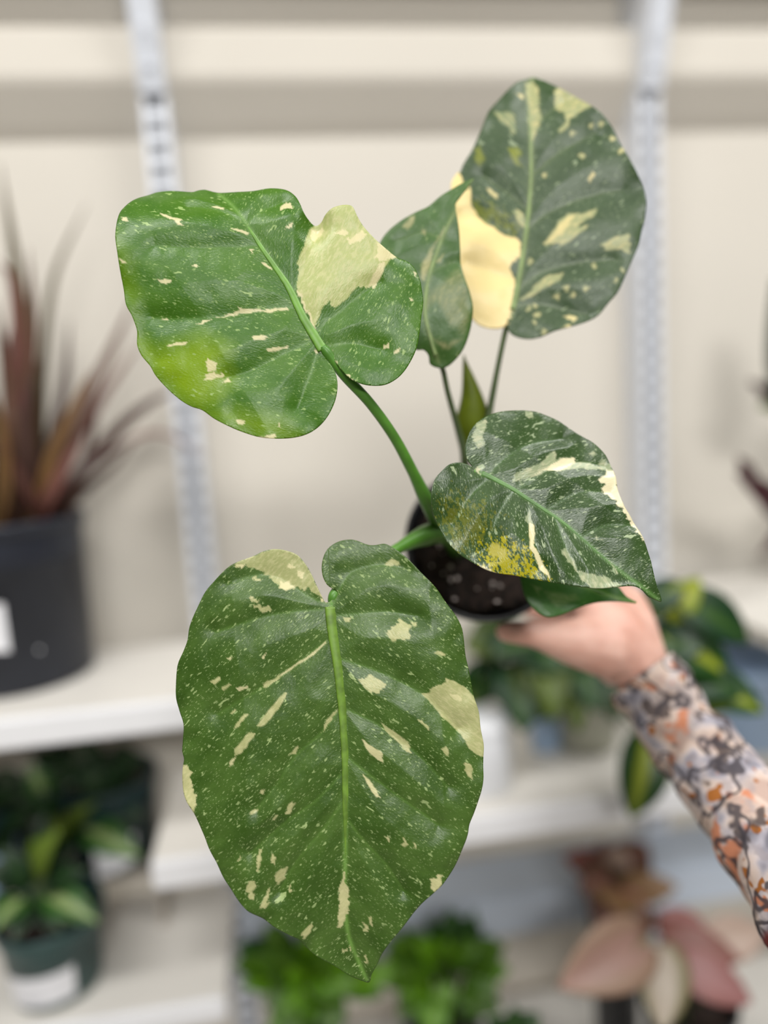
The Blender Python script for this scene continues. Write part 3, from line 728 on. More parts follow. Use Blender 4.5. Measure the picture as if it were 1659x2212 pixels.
add(p3, Z2, [(540, 790), (575, 765), (580, 860), (610, 910), (640, 950), (680, 980), (720, 1000), (780, 1040), (850, 1055), (868, 1080), (865, 1150), (830, 1190), (800, 1220), (815, 1260), (835, 1290), (828, 1400), (818, 1480), (800, 1540), (785, 1585), (740, 1600), (680, 1595), (610, 1575), (540, 1550), (440, 1500), (420, 1200), (430, 900), (440, 740), (490, 670), (520, 685), (530, 740)], cr=1.0)
for p in ([(905, 105), (950, 105), (975, 180), (985, 330), (975, 400), (950, 470), (930, 500), (915, 300)], [(1070, 180), (1110, 140), (1200, 205), (1285, 285), (1220, 320), (1190, 355), (1160, 360), (1140, 420), (1100, 450), (1090, 430), (1130, 390), (1130, 330), (1070, 290)], [(1000, 1090), (1040, 1040), (1100, 950), (1150, 910), (1220, 920), (1310, 885), (1290, 930), (1220, 970), (1200, 1000), (1250, 990), (1230, 1020), (1150, 1080), (1100, 1105), (1080, 1080), (1020, 1105)], [(1330, 1100), (1390, 1070), (1490, 1040), (1500, 1090), (1490, 1150), (1440, 1130), (1350, 1120)], [(860, 1415), (920, 1370), (960, 1320), (1020, 1280), (1110, 1260), (1100, 1300), (1000, 1350), (930, 1400)], [(820, 900), (850, 890), (890, 920), (890, 1000), (860, 970)]): add(p3, Z2, p, sa=0.95, cr=0.12, soft=3)
add(p3, Z2, [(700, 310), (760, 330), (790, 310), (830, 330), (840, 400), (850, 450), (820, 460), (790, 410), (760, 390)], sa=0.7, soft=4)
for p in ([(1000, 1090), (1060, 1030), (1120, 940), (1180, 920), (1150, 990), (1060, 1070)], [(670, 770), (700, 775), (735, 810), (730, 835), (690, 800)], [(1260, 720), (1280, 680), (1290, 700), (1265, 740)], [(1120, 1510), (1160, 1500), (1200, 1520), (1180, 1540)], [(1110, 1578), (1140, 1560), (1190, 1570), (1130, 1590)], [(850, 190), (880, 195), (890, 215), (870, 220)]): add(p3, Z2, p, cr=0.6, sa=0.7, soft=3)
add(p3, Z2, [(800, 550), (840, 530), (870, 560), (850, 600), (870, 640), (840, 630), (810, 590)], ye=0.9, soft=8)
add(p3, Z2, [(600, 560), (640, 540), (660, 600), (640, 650), (610, 620)], ye=0.8, soft=8)
add(p3, Z2, [(600, 850), (700, 870), (850, 1000), (860, 1050), (780, 1035), (680, 975), (600, 900)], ye=0.6, soft=16)
for (x, y) in ((910, 1465), (960, 1505), (945, 1550), (1000, 1600), (1135, 1350), (1165, 1385), (1080, 1400), (1240, 1355), (1455, 1245), (1410, 1305), (1290, 1220), (925, 1190), (1280, 400), (1330, 400), (1400, 480), (1220, 590), (1010, 690), (1170, 450), (950, 1450), (1450, 560)): add(p3, Z2, dot(x, y, 17), sa=0.9, cr=0.2, soft=3)
def bend3(P, b, dm): return -0.012 * np.clip((330 - P[:, 1]) / 190.0, 0, 2) ** 2
leaf3, at3 = traced_leaf('leaf', o3, mid3, v3_, 0.480, (1190, 450), (-0.10, 0.05, 1.0), ML3, plant, p3, [(0.75, 0.66), (0.75, -0.5)], step=2.8, seed=25, bend=bend3, midr=(0.0021, 0.0009), midmat=M_RIB3, pillow=0.0035, vein_w=3.5)
leaf3['label'] = 'tallest leaf, one lower half cream'

# ---- leaf 4: turned leaf behind
o4 = [(1024, 387), (1009, 408), (992, 430), (983, 445), (987, 471), (992, 501), (994, 531), (996, 568), (1004, 602), (1015, 632), (1022, 662), (1020, 695), (1013, 725), (1002, 752), (987, 772), (968, 787), (949, 789), (931, 781), (927, 763), (916, 752), (901, 752), (880, 740), (858, 690), (840, 620), (826, 570), (819, 535), (822, 519), (837, 497), (864, 475), (893, 458), (923, 445), (949, 426), (979, 408), (1002, 395)]
mid4 = Z2([(400, 1760), (330, 1560), (320, 1380), (380, 1150), (450, 980), (520, 860), (590, 725)])
p4 = []
for p in ([(290, 1300), (300, 1210), (330, 1150), (370, 1090), (430, 990), (420, 1030), (380, 1080), (360, 1130), (350, 1190), (330, 1240), (310, 1310)], [(190, 980), (230, 930), (260, 920), (245, 965), (210, 1000)], [(300, 1000), (325, 1000), (320, 1030)], [(380, 1190), (420, 1150), (400, 1200)]): add(p4, Z2, p, sa=0.95, cr=0.25, soft=5)
add(p4, Z2, [(300, 1480), (330, 1400), (400, 1330), (520, 1230), (545, 1290), (575, 1400), (575, 1500), (540, 1600), (480, 1560), (430, 1480), (380, 1420)], sa=0.6, soft=16)
add(p4, Z2, [(330, 1600), (380, 1640), (460, 1660), (540, 1620), (500, 1660), (420, 1690)], sa=0.8, soft=8)
def bend4(P, b, dm): return -0.10 * np.clip(np.abs(b), 0, 1) - 0.006 * np.clip((P[:, 1] - 650) / 130.0, 0, 2) ** 2
leaf4, at4 = traced_leaf('leaf', o4, mid4, [Z2([(360, 1250), (450, 1200), (520, 1190)]), Z2([(420, 1060), (300, 1020), (150, 1060)])], 0.457, (930, 600), (0.02, 0.06, 1.0), ML4, plant, p4, [(0.6, -0.8), (0.6, -0.8)], step=3.2, seed=37, bend=bend4, midr=(0.0016, 0.0007), midmat=M_RIB3, pillow=0.003)
leaf4['label'] = 'leaf turned sideways behind the others'

# ---- leaf 5: glossy leaf on the right
o5 = [(1030, 1017), (1012, 999), (1004, 981), (1006, 959), (1015, 933), (1034, 911), (1056, 898), (1085, 889), (1115, 886), (1144, 886), (1170, 889), (1199, 900), (1229, 918), (1258, 938), (1287, 955), (1310, 977), (1322, 999), (1332, 1028), (1337, 1061), (1346, 1091), (1365, 1120), (1383, 1150), (1394, 1175), (1405, 1209), (1411, 1234), (1420, 1264), (1431, 1286), (1433, 1299), (1420, 1295), (1401, 1288), (1387, 1275), (1372, 1267), (1354, 1266), (1328, 1269), (1291, 1272), (1254, 1269), (1218, 1263), (1181, 1256), (1144, 1249), (1107, 1242), (1078, 1238), (1049, 1229), (1015, 1210), (990, 1194), (968, 1172), (953, 1146), (938, 1117), (931, 1091), (931, 1065), (938, 1039), (953, 1021), (971, 1006), (993, 1001), (1012, 1006), (1026, 1014)]
mid5 = Z3([(505, 708), (600, 750), (720, 820), (850, 905), (980, 990), (1100, 1090), (1250, 1220), (1400, 1340), (1560, 1448)])
v5_ = [Z3(p) for p in ([(560, 725), (640, 640), (800, 540), (1000, 500)], [(720, 810), (900, 700), (1100, 640), (1250, 660)], [(900, 930), (1080, 830), (1280, 820)], [(560, 740), (450, 850), (350, 1000)], [(700, 820), (620, 950), (540, 1150)], [(800, 880), (800, 1020), (880, 1250)], [(950, 980), (1000, 1120), (1080, 1290)], [(1100, 1090), (1250, 1020), (1400, 1020)])]
p5 = []
add(p5, Z3, [(700, 765), (720, 720), (770, 690), (850, 665), (900, 610), (940, 585), (965, 600), (940, 640), (990, 615), (1060, 612), (1080, 640), (1160, 640), (1240, 670), (1250, 685), (1150, 680), (1060, 685), (980, 700), (900, 700), (860, 725), (780, 745)], sa=0.95)
for p in ([(820, 728), (900, 680), (960, 640), (1000, 620), (1075, 615), (1080, 640), (1030, 675), (960, 700), (880, 700)], [(1260, 680), (1300, 700), (1325, 760), (1345, 850), (1370, 910), (1430, 1000), (1480, 1080), (1492, 1140), (1440, 1080), (1400, 1010), (1360, 950), (1320, 900), (1290, 860), (1225, 820), (1240, 780), (1210, 750), (1250, 720)]): add(p5, Z3, p, cr=0.95)
add(p5, Z3, [(1235, 620), (1270, 620), (1310, 690), (1260, 690), (1225, 650)], sa=0.8)
add(p5, Z3, [(795, 1000), (820, 1010), (830, 1060), (820, 1130), (850, 1180), (880, 1240), (910, 1290), (928, 1338), (890, 1310), (860, 1270), (830, 1200), (800, 1150), (795, 1080)], cr=0.8, ye=0.9)
for p in ([(490, 420), (545, 395), (550, 440), (520, 500), (520, 560), (490, 580), (470, 530), (460, 500)], [(765, 980), (800, 930), (815, 990), (795, 1010)], [(975, 1150), (1010, 1160), (1060, 1220), (1080, 1290), (1150, 1310), (1250, 1330), (1335, 1378), (1250, 1400), (1170, 1395), (1100, 1340), (1070, 1280), (1020, 1220), (985, 1180)], [(765, 345), (820, 347), (825, 380), (790, 392)], [(1150, 590), (1180, 575), (1205, 590), (1180, 605)], [(1180, 1080), (1220, 1100), (1225, 1110), (1190, 1095)], [(1260, 1220), (1330, 1310), (1315, 1315)]): add(p5, Z3, p, sa=0.85)
add(p5, Z3, [(560, 1120), (640, 1110), (760, 1180), (880, 1340), (700, 1330), (590, 1310), (540, 1240)], ye=1.0, soft=24)
add(p5, Z3, [(560, 1140), (600, 1120), (655, 1165), (640, 1200), (580, 1200)], ye=1.0, cr=0.15, soft=6)
add(p5, Z3, [(300, 900), (380, 850), (440, 900), (520, 900), (570, 1000), (540, 1100), (400, 1160), (310, 1080)], ye=0.22, soft=30)
add(p5, Z3, [(480, 680), (510, 690), (500, 715), (475, 705)], sa=0.8, cr=0.4)
add(p5, Z3, [(490, 1240), (555, 1265), (620, 1300), (540, 1290)], cr=0.7)
def bend5(P, b, dm): return -0.22 * np.clip(np.abs(b) - 0.022, 0, 1) - 0.004 * np.clip((P[:, 0] - 1330) / 100.0, 0, 2) ** 2
leaf5, at5 = traced_leaf('leaf', o5, mid5, v5_, 0.425, (1170, 1090), (0.02, 0.22, 1.0), ML5, plant, p5, [(0.85, -0.30), (0.25, 0.95)], seed=48, bend=bend5, midr=(0.0017, 0.0005), midmat=M_RIB5, pillow=0.0042)
leaf5['label'] = 'glossy leaf with a cream edge and curled tip'

# ---- leaf 6: lower leaf seen under leaf 5
o6 = [(1122, 1235), (1129, 1275), (1140, 1300), (1159, 1322), (1181, 1334), (1207, 1330), (1236, 1319), (1265, 1308), (1295, 1301), (1339, 1300), (1379, 1303), (1354, 1289), (1339, 1272), (1310, 1235), (1250, 1205), (1180, 1195), (1135, 1205)]
mid6 = [(1130, 1215), (1180, 1235), (1250, 1262), (1320, 1288), (1376, 1302)]
p6 = [([(1180, 1280), (1240, 1285), (1250, 1296), (1200, 1310)], 0, 0.5, 0, 8), ([(1150, 1262), (1170, 1270), (1160, 1285)], 0, 0.5, 0, 6), ([(1320, 1290), (1345, 1294), (1330, 1298)], 0, 0.7, 0, 3)]
ML6 = leaf_material('leaf_plain_green', rgb(48, 98, 26), rgb(66, 116, 40), rgb(120, 150, 84), rgb(200, 200, 150), rgb(120, 140, 20), VEIN, rgb(110, 146, 76), 0.3, 0.5)
leaf6, at6 = traced_leaf('leaf', o6, mid6, [], 0.462, (1240, 1265), (0.0, 0.25, 1.0), ML6, plant, p6, [(0.8, 0.3), (0.8, 0.3)], step=3.2, seed=53, midr=(0.0012, 0.0005), midmat=M_RIB5, pillow=0.002)
leaf6['label'] = 'low plain green leaf under the glossy one'

# ---- sheath: young yellow-green leaf behind
sheath_pts = [at_depth(1028, 965, 0.505), at_depth(1024, 910, 0.50), at_depth(1020, 850, 0.497), at_depth(1002, 768, 0.495)]
M_SHEATH = plain('sheath_olive', rgb(116, 132, 22), 0.45, 0.2, 60.0, trans=0.3)
cs = catmull(sheath_pts, 8); V, Fc = [], []
for i, c0 in enumerate(cs):
    t = i / (len(cs) - 1); wd = 0.0185 * min(1, 0.62 + t * 1.2) * max(0.02, (1 - t) ** 0.85)
    for j in range(7):
        a = (j / 6 - 0.5) * 2.6
        V.append(c0 + CX * wd * math.sin(a) + FW * (0.010 * (1 - math.cos(a)) - 0.004) * (1 - t * 0.5))
for i in range(len(cs) - 1):
    for j in range(6):
        k = i * 7 + j; Fc.append((k, k + 1, k + 8, k + 7))
so = mesh_obj('sheath', V, Fc, M_SHEATH, plant)
so.modifiers.new('thickness', 'SOLIDIFY').thickness = 0.0008

# ---- petioles and stem
BASE = at_depth(985, 1165, 0.520)
def petiole(pts, radii, mat): return tube('petiole', pts, radii, mat, plant, seg=12, n=10)
petiole([at2(698, 748) - FW * 0.0003, at2(706, 761) + FW * 0.0008, at_depth(745, 812, 0.424), at_depth(800, 872, 0.430), at_depth(852, 945, 0.438), at_depth(893, 1022, 0.449), at_depth(922, 1082, 0.463), at_depth(952, 1130, 0.485), BASE], [0.0018, 0.0030, 0.0031, 0.0030, 0.0031, 0.0034, 0.0048, 0.0060, 0.0070], M_STEM)
petiole([at3(1103, 690) + FW * 0.001, at_depth(1092, 715, 0.483), at_depth(1076, 790, 0.487), at_depth(1061, 870, 0.492), at_depth(1040, 980, 0.497), at_depth(1005, 1100, 0.512), BASE], [0.0019, 0.0018, 0.0018, 0.0022, 0.0030, 0.0040, 0.006], M_STEM_DARK)
petiole([at4(950, 780) + FW * 0.001, at_depth(957, 800, 0.470), at_depth(968, 850, 0.481), at_depth(990, 930, 0.496), at_depth(1004, 990, 0.503), at_depth(1000, 1080, 0.512), BASE], [0.0018, 0.0017, 0.0018, 0.0022, 0.003, 0.004, 0.006], M_STEM_DARK)
petiole([at1(715, 1312) + FW * 0.0012, at1(717, 1303) + FW * 0.0036, at_depth(723, 1285, 0.428), at_depth(745, 1262, 0.434), at_depth(800, 1225, 0.448), at_depth(865, 1182, 0.462), at_depth(915, 1158, 0.476), at_depth(955, 1150, 0.492), BASE], [0.0020, 0.0030, 0.0034, 0.0036, 0.0036, 0.0036, 0.0068, 0.0075, 0.0075], M_STEM)
petiole([at5(1032, 1020) + FW * 0.001, at_depth(1020, 1022, 0.432), at_depth(1000, 1045, 0.446), at_depth(975, 1090, 0.470), at_depth(965, 1135, 0.495), BASE], [0.0020, 0.0022, 0.0025, 0.003, 0.005, 0.006], M_STEM)
petiole([at6(1130, 1216), at_depth(1090, 1200, 0.475), at_depth(1040, 1185, 0.492), at_depth(1005, 1170, 0.508), BASE], [0.0015, 0.002, 0.0025, 0.003, 0.004], M_STEM)

# ---- the pot that is held, its mouth turned to the camera
PAX = camvec(-0.05, 0.30, 0.95)
RIM = at_depth(1048, 1168, 0.535); PH = 0.092
PB = RIM - PAX * PH
tube('stem', [RIM - PAX * 0.02 + CX * -0.018, BASE * 0.6 + (RIM - PAX * 0.02 + CX * -0.018) * 0.4, BASE], [0.009, 0.0085, 0.0075], M_STEM, plant, seg=12)
v, f = lathe_vf(pot_profile(0.042, 0.0575, PH, rimh=0.012, rimo=0.003), 48, PB, PAX)
mesh_obj('pot', v, f, M_HELDPOT, plant)
fill = 0.84; rs = 0.0515
prof = [(0.0005, PH * fill + 0.006), (rs * 0.3, PH * fill + 0.005), (rs * 0.6, PH * fill + 0.004), (rs * 0.85, PH * fill + 0.001), (rs, PH * fill - 0.001), (rs * 0.98, PH * fill - 0.01)]
v, f = lathe_vf(prof, 36, PB, PAX)
mesh_obj('soil', np.array(v) + RNG.normal(0, 0.0014, (len(v), 3)), f, M_SOIL, plant)
a1_ = np.cross(PAX, [1, 0, 0]); a1_ /= np.linalg.norm(a1_); a2_ = np.cross(PAX, a1_)
V, Fc = [], []
for i in range(70):
    rr = rs * 0.92 * math.sqrt(random.random()); th = random.random() * 6.283; s = random.uniform(0.0010, 0.0026)
    c0 = PB + PAX * (PH * fill + 0.0055 - 0.004 * (rr / rs)) + rr * (math.cos(th) * a1_ + math.sin(th) * a2_)
    k = len(V)
    for d in ((1, 0, 0), (-1, 0, 0), (0, 1, 0), (0, -1, 0), (0, 0, 1), (0, 0, -1)):
        V.append(c0 + np.array(d) * s * random.uniform(0.7, 1.2))
    for t3 in ((0, 2, 4), (2, 1, 4), (1, 3, 4), (3, 0, 4), (2, 0, 5), (1, 2, 5), (3, 1, 5), (0, 3, 5)): Fc.append(tuple(k + q for q in t3))
pe = mesh_obj('perlite', V, Fc, M_PERLITE, plant, smooth=False); pe['kind'] = 'stuff'

# ------------------------------------------------------------------ person: hand, wrist and forearm with a printed sleeve
def skin_mat():
    t = NT('skin')
    tc = t.n('ShaderNodeTexCoord')
    nz = t.n('ShaderNodeTexNoise', {'Vector': tc.outputs['Object'], 'Scale': 40.0, 'Detail': 4.0})
    c = t.mix(t.smooth(nz.outputs[0], 0.3, 0.7), rgb(212, 160, 142), rgb(228, 184, 167))
    b = t.n('ShaderNodeBsdfPrincipled', {'Base Color': c, 'Roughness': 0.5, 'Subsurface Weight': 0.12, 'Subsurface Scale': 0.01})
    b.inputs['Subsurface Radius'].default_value = (1.0, 0.35, 0.2)
    return t.finish(b.outputs[0])
M_SKIN = skin_mat()
def sleeve_mat():
    t = NT('printed_cotton')
    tc = t.n('ShaderNodeTexCoord'); ob = tc.outputs['Object']
    def nz(scale, det, off, rough=0.5):
        mp = t.n('ShaderNodeMapping', {0: ob, 1: off})
        return t.n('ShaderNodeTexNoise', {'Vector': mp.outputs[0], 'Scale': scale, 'Detail': det, 'Roughness': rough}).outputs[0]
    c = t.ramp(nz(44.0, 2.0, (3, 1, 2)), [(0.30, rgb(112, 110, 120)), (0.40, rgb(168, 163, 172)), (0.47, rgb(204, 190, 186)), (0.56, rgb(208, 186, 172)), (0.66, rgb(184, 158, 146))])
    c = t.mix(t.math('MULTIPLY', t.smooth(nz(75.0, 3.0, (4, 4, 1)), 0.52, 0.60), 0.55), c, rgb(150, 140, 142))
    c = t.mix(t.smooth(nz(52.0, 3.0, (9, 4, 7)), 0.60, 0.66), c, rgb(196, 128, 96))
    c = t.mix(t.smooth(nz(66.0, 2.0, (1, 8, 5)), 0.64, 0.68), c, rgb(160, 96, 34))
    c = t.mix(t.math('MULTIPLY', t.smooth(nz(60.0, 2.0, (6, 2, 9)), 0.57, 0.64), 0.9), c, rgb(70, 58, 56))
    ln = t.math('ABSOLUTE', t.math('SUBTRACT', nz(34.0, 2.0, (2, 7, 3), 0.5), 0.5))
    c = t.mix(t.math('MULTIPLY', t.math('SUBTRACT', 1.0, t.smooth(ln, 0.010, 0.034)), 0.9), c, rgb(56, 50, 56))
    sp = t.n('ShaderNodeSeparateColor', {0: t.n('ShaderNodeTexNoise', {'Vector': ob, 'Scale': 38.0, 'Detail': 3.0}).outputs['Color']})
    at = t.n('ShaderNodeAttribute', attribute_name='print_zone')
    n3 = t.n('ShaderNodeTexNoise', {'Vector': ob, 'Scale': 60.0, 'Detail': 3.0})
    red = t.mix(t.smooth(n3.outputs[0], 0.45, 0.6), rgb(122, 40, 36), rgb(70, 44, 40))
    zone = t.math('MULTIPLY', t.smooth(at.outputs['Fac'], 0.4, 0.6), t.smooth(sp.outputs[1], 0.42, 0.46))
    c = t.mix(zone, c, red)
    n4 = t.n('ShaderNodeTexNoise', {'Vector': ob, 'Scale': 700.0, 'Detail': 1.0})
    bp = t.n('ShaderNodeBump', {'Height': n4.outputs[0], 'Strength': 0.2, 'Distance': 0.0005})
    return t.finish(t.n('ShaderNodeBsdfPrincipled', {'Base Color': c, 'Roughness': 0.8, 'Normal': bp.outputs[0]}).outputs[0])
M_SLEEVE = sleeve_mat()

D = at_depth
arm_axis = [D(1362, 1425, 0.556), D(1395, 1462, 0.552), D(1466, 1572, 0.540), D(1566, 1690, 0.512), D(1640, 1790, 0.487), D(1705, 1880, 0.465), D(1835, 2090, 0.42), D(1990, 2380, 0.37)]
person = empty('person', arm_axis[0])
tag(person, 'hand and forearm in a printed blouse sleeve, holding the black pot from the right', 'person')
SPH = []
def capsule(bm, pts, radii, flat=None):
    """chain of closely spaced balls: later fused by the remesh into one skin"""
    pts = np.asarray(pts, float)
    cc = catmull(pts, 8) if len(pts) > 2 else np.array([pts[0] + (pts[1] - pts[0]) * t for t in np.linspace(0, 1, 9)])
    rr = np.interp(np.linspace(0, 1, len(cc)), np.linspace(0, 1, len(radii)), radii)
    for p, r in zip(cc, rr):
        bmesh.ops.create_icosphere(bm, subdivisions=2, radius=float(r), matrix=Matrix.Translation(Vector(p - arm_axis[0])))
bm = bmesh.new()
capsule(bm, arm_axis, [0.0225, 0.0210, 0.0215, 0.0230, 0.0250, 0.0265, 0.030, 0.033])
capsule(bm, [D(1365, 1420, 0.556), D(1330, 1375, 0.557), D(1290, 1345, 0.562)], [0.0260, 0.0260, 0.0215])   # heel of the hand
capsule(bm, [D(1372, 1400, 0.560), D(1366, 1340, 0.570), D(1356, 1300, 0.590)], [0.0215, 0.0170, 0.0140])   # outer edge, index knuckle
capsule(bm, [D(1330, 1390, 0.575), D(1310, 1345, 0.595), D(1275, 1310, 0.615)], [0.024, 0.021, 0.017])      # palm
capsule(bm, [D(1340, 1430, 0.575), D(1290, 1380, 0.610), D(1235, 1330, 0.640)], [0.021, 0.018, 0.014])
capsule(bm, [D(1310, 1400, 0.548), D(1245, 1388, 0.545), D(1190, 1378, 0.543)], [0.0230, 0.0185, 0.0130])   # ball of the thumb
capsule(bm, [D(1195, 1380, 0.543), D(1150, 1370, 0.540), D(1115, 1366, 0.541), D(1092, 1365, 0.543)], [0.0120, 0.0098, 0.0092, 0.0078])   # thumb
back = 0.655
for (mx, my, md_, pts, r) in ((1345, 1290, .595, [(1290, 1210, .625), (1220, 1165, .648), (1150, 1150, .655)], .0086),
                              (1310, 1310, .612, [(1240, 1245, .645), (1160, 1205, .658), (1085, 1190, .660)], .0090),
                              (1275, 1330, .628, [(1200, 1285, .658), (1125, 1250, .664), (1060, 1235, .662)], .0085),
                              (1240, 1350, .640, [(1170, 1330, .660), (1110, 1300, .663), (1060, 1285, .660)], .0074)):
    capsule(bm, [D(mx, my, md_)] + [D(*q) for q in pts], [r * 1.35, r * 1.1, r, r * 0.85])
me = bpy.data.meshes.new('arm'); bm.to_mesh(me); bm.free(); me.materials.append(M_SKIN)
arm = bpy.data.objects.new('arm_and_hand', me); COL.objects.link(arm); arm.parent = person
rm = arm.modifiers.new('skin', 'REMESH'); rm.mode = 'VOXEL'; rm.voxel_size = 0.0018; rm.use_smooth_shade = True
smo = arm.modifiers.new('soften', 'SMOOTH'); smo.iterations = 10; smo.factor = 0.6
# sleeve
ax = catmull(arm_axis[1:], 14); n = len(ax)
tg = np.gradient(ax, axis=0); tg /= np.linalg.norm(tg, axis=1)[:, None]
cumul = np.concatenate([[0], np.cumsum(np.linalg.norm(np.diff(ax, axis=0), axis=1))])
seg = 72; V, Fc, zone = [], [], []
for i in range(n):
    t = i / (n - 1); l = cumul[i]
    s = np.cross(tg[i], -FW); s /= np.linalg.norm(s); u = np.cross(s, tg[i])
    r0 = 0.0255 + 0.010 * min(1, l / 0.25)
    for k in range(seg):
        a = 2 * math.pi * k / seg
        wr = 0.0016 * math.sin(l * 150 + 2.0 * math.sin(a * 1.0 + 0.6) + 1.3 * math.sin(2 * a)) + 0.0013 * math.sin(l * 260 + 3 * a) * math.sin(a + 1)
        cuff = 0.0018 if l < 0.012 else 0.0
        hem = (0.004 * math.sin(a + 2.4) - 0.003) if i == 0 else 0
        r_ = r0 + wr + cuff
        V.append(ax[i] + tg[i] * hem + r_ * (math.cos(a) * s + math.sin(a) * u)); zone.append(min(1.0, max(0.0, (l - 0.165) / 0.03)))
for i in range(n - 1):
    for k in range(seg):
        k2 = (k + 1) % seg
        Fc.append((i * seg + k, i * seg + k2, (i + 1) * seg + k2, (i + 1) * seg + k))
sl = mesh_obj('sleeve', V, Fc, M_SLEEVE, person)
za = sl.data.attributes.new('print_zone', 'FLOAT', 'POINT'); za.data.foreach_set('value', np.array(zone, np.float32))
sl['label'] = 'printed sleeve in beige, grey, peach and dark red'
sd = sl.modifiers.new('thickness', 'SOLIDIFY'); sd.thickness = 0.0012; sd.offset = -1

# ------------------------------------------------------------------ left: strappy red-brown plant in a black pot
def front_base(px, py, z, rb): p = at_z(px, py, z); return np.array([p[0], p[1] + rb, z])
b0 = front_base(-5, 1512, Z_L1, 0.078)
t = empty('strap_leaved_plant', b0); tag(t, 'plant with strappy red-brown leaves in a black pot on the left shelf', 'plant')
p = pot_at(t, b0, 0.080, 0.088, 0.185, M_BLACKPOT, M_SOIL)
label_on_pot(p, b0, 0.080, 0.088, 0.185, math.radians(-38), math.radians(14), 0.056, 0.108, M_LABEL, tilt=-0.008)
label_on_pot(p, b0, 0.080, 0.088, 0.185, math.radians(32.5), math.radians(34.5), 0.0455, 0.0485, M_CORK)  # tiny white dot painted in for a small bright point on the pot
M_STR = [striped('strap_brown_red', rgb(104, 70, 60), rgb(112, 86, 66), 0.5), striped('strap_pink', rgb(138, 86, 80), rgb(122, 90, 74), 0.4), striped('strap_olive', rgb(84, 72, 44), rgb(104, 92, 52), 0.5), striped('strap_dark', rgb(78, 50, 48), rgb(88, 70, 56), 0.4), striped('strap_ochre', rgb(140, 104, 62), rgb(120, 90, 56), 0.5)]
by = b0[1]; S0 = b0 + np.array([0, 0, 0.165])
def sp_(pts, w, m, rx=0.0):
    start = S0 + np.array([rx, random.uniform(-0.03, 0.01), 0])
    return strap_leaf('leaf', [start] + [at_y(x, y, by + dy) for x, y, dy in pts], w, M_STR[m], t)
random.seed(3)
sp_([(72, 900, -.01), (45, 640, -.01), (0, 352, 0)], 0.019, 2, .028)
sp_([(88, 1000, .0), (92, 800, .01), (118, 600, .03), (188, 438, .05)], 0.0125, 2, .045)
sp_([(70, 1010, -.02), (62, 860, -.03), (72, 700, -.04), (62, 535, -.04)], 0.018, 0, .03)
sp_([(110, 960, .0), (140, 830, .02), (150, 690, .04)], 0.014, 3, .04)
sp_([(120, 1000, .0), (170, 900, .01), (240, 760, .03), (292, 640, .05)], 0.019, 0, .045)
sp_([(140, 1000, .01), (215, 870, .03), (300, 740, .05)], 0.016, 1, .05)
sp_([(150, 1060, -.01), (220, 970, .0), (310, 880, .0), (385, 842, .0)], 0.018, 3, .055)
sp_([(160, 1040, .02), (260, 930, .03), (340, 850, .04)], 0.016, 1, .055)
sp_([(165, 1075, .03), (240, 1010, .04), (290, 950, .05)], 0.012, 0, .06)
sp_([(150, 1060, .02), (240, 980, .03), (340, 935, .04), (455, 990, .05)], 0.008, 1, .055)
sp_([(90, 1060, -.05), (115, 980, -.06), (160, 880, -.07), (195, 800, -.07)], 0.015, 4, .02)
sp_([(100, 1090, -.05), (140, 1010, -.06), (185, 930, -.06)], 0.016, 1, .035)
sp_([(10, 1080, -.07), (12, 980, -.09), (-5, 860, -.10)], 0.018, 4, .0)
sp_([(96, 1120, -.03), (50, 1040, -.07), (0, 950, -.10)], 0.015, 1, .05)
sp_([(30, 980, -.05), (18, 830, -.06), (-10, 640, -.08)], 0.018, 0, .01)
sp_([(20, 960, -.03), (40, 800, -.03), (30, 620, -.04), (-5, 560, -.05)], 0.016, 1, .01)
sp_([(60, 1040, -.05), (55, 900, -.06), (85, 770, -.06)], 0.015, 3, .02)
sp_([(130, 1100, .01), (175, 1030, .03), (200, 930, .05), (215, 860, .05)], 0.012, 0, .05)
sp_([(-60, 950, .0), (-90, 700, .0), (-150, 500, .0)], 0.020, 0, -.03)
sp_([(-40, 980, -.03), (-70, 850, -.05), (-140, 760, -.06)], 0.020, 3, -.03)
sp_([(0, 1000, .02), (-40, 800, .04), (-90, 620, .05)], 0.018, 2, -.02)
sp_([(40, 1000, .02), (20, 800, .05), (40, 640, .06)], 0.016, 3, .01)

# ------------------------------------------------------------------ low left: teal pots on the low shelf
M_LF_G = striped('leaf_green_pale_mid', rgb(48, 92, 30), rgb(150, 170, 110), 0.30, trans=0.15)
M_LF_D = striped('leaf_deep_green', rgb(20, 46, 20), rgb(44, 74, 36), 0.25, trans=0.1)  # green darkened to stand in for shade under the left shelf
M_LF_L = striped('leaf_yellow_green', rgb(96, 122, 34), rgb(124, 142, 56), 0.3, trans=0.2)

bF = front_base(100, 2196, Z_L3, 0.050)
t = empty('potted_plant', bF); tag(t, 'lance-leaved plant in a teal pot with a white label, front of the low shelf', 'plant', 'plants on the low left shelf')
p = pot_at(t, bF, 0.047, 0.058, 0.092, M_TEALPOT, M_SOIL)
label_on_pot(p, bF, 0.047, 0.058, 0.092, math.radians(-52), math.radians(38), 0.010, 0.046, M_LABEL, tilt=0.006)
s0 = bF + np.array([-0.005, 0, 0.083])
WSC = 1.35
def pl(root, s, B, T, wd, m, up=(0, -0.7, 1), droop=0.12, shape='lance', name='leaf', stem=True, sm=None, fold=0.25):
    B = at_y(*B); T = at_y(*T)
    if stem: tube('petiole', [s + np.array([random.uniform(-.008, .008), random.uniform(-.008, .008), 0]), (np.asarray(s) + B) / 2 + np.array([0, 0, 0.008]), B], [0.0022, 0.0018, 0.0014], sm or M_STEM_DARK, root, seg=6, n=5)
    return leaf_between(name, B, T, wd * WSC, m, root, up, droop, fold, shape)
Y0 = bF[1]
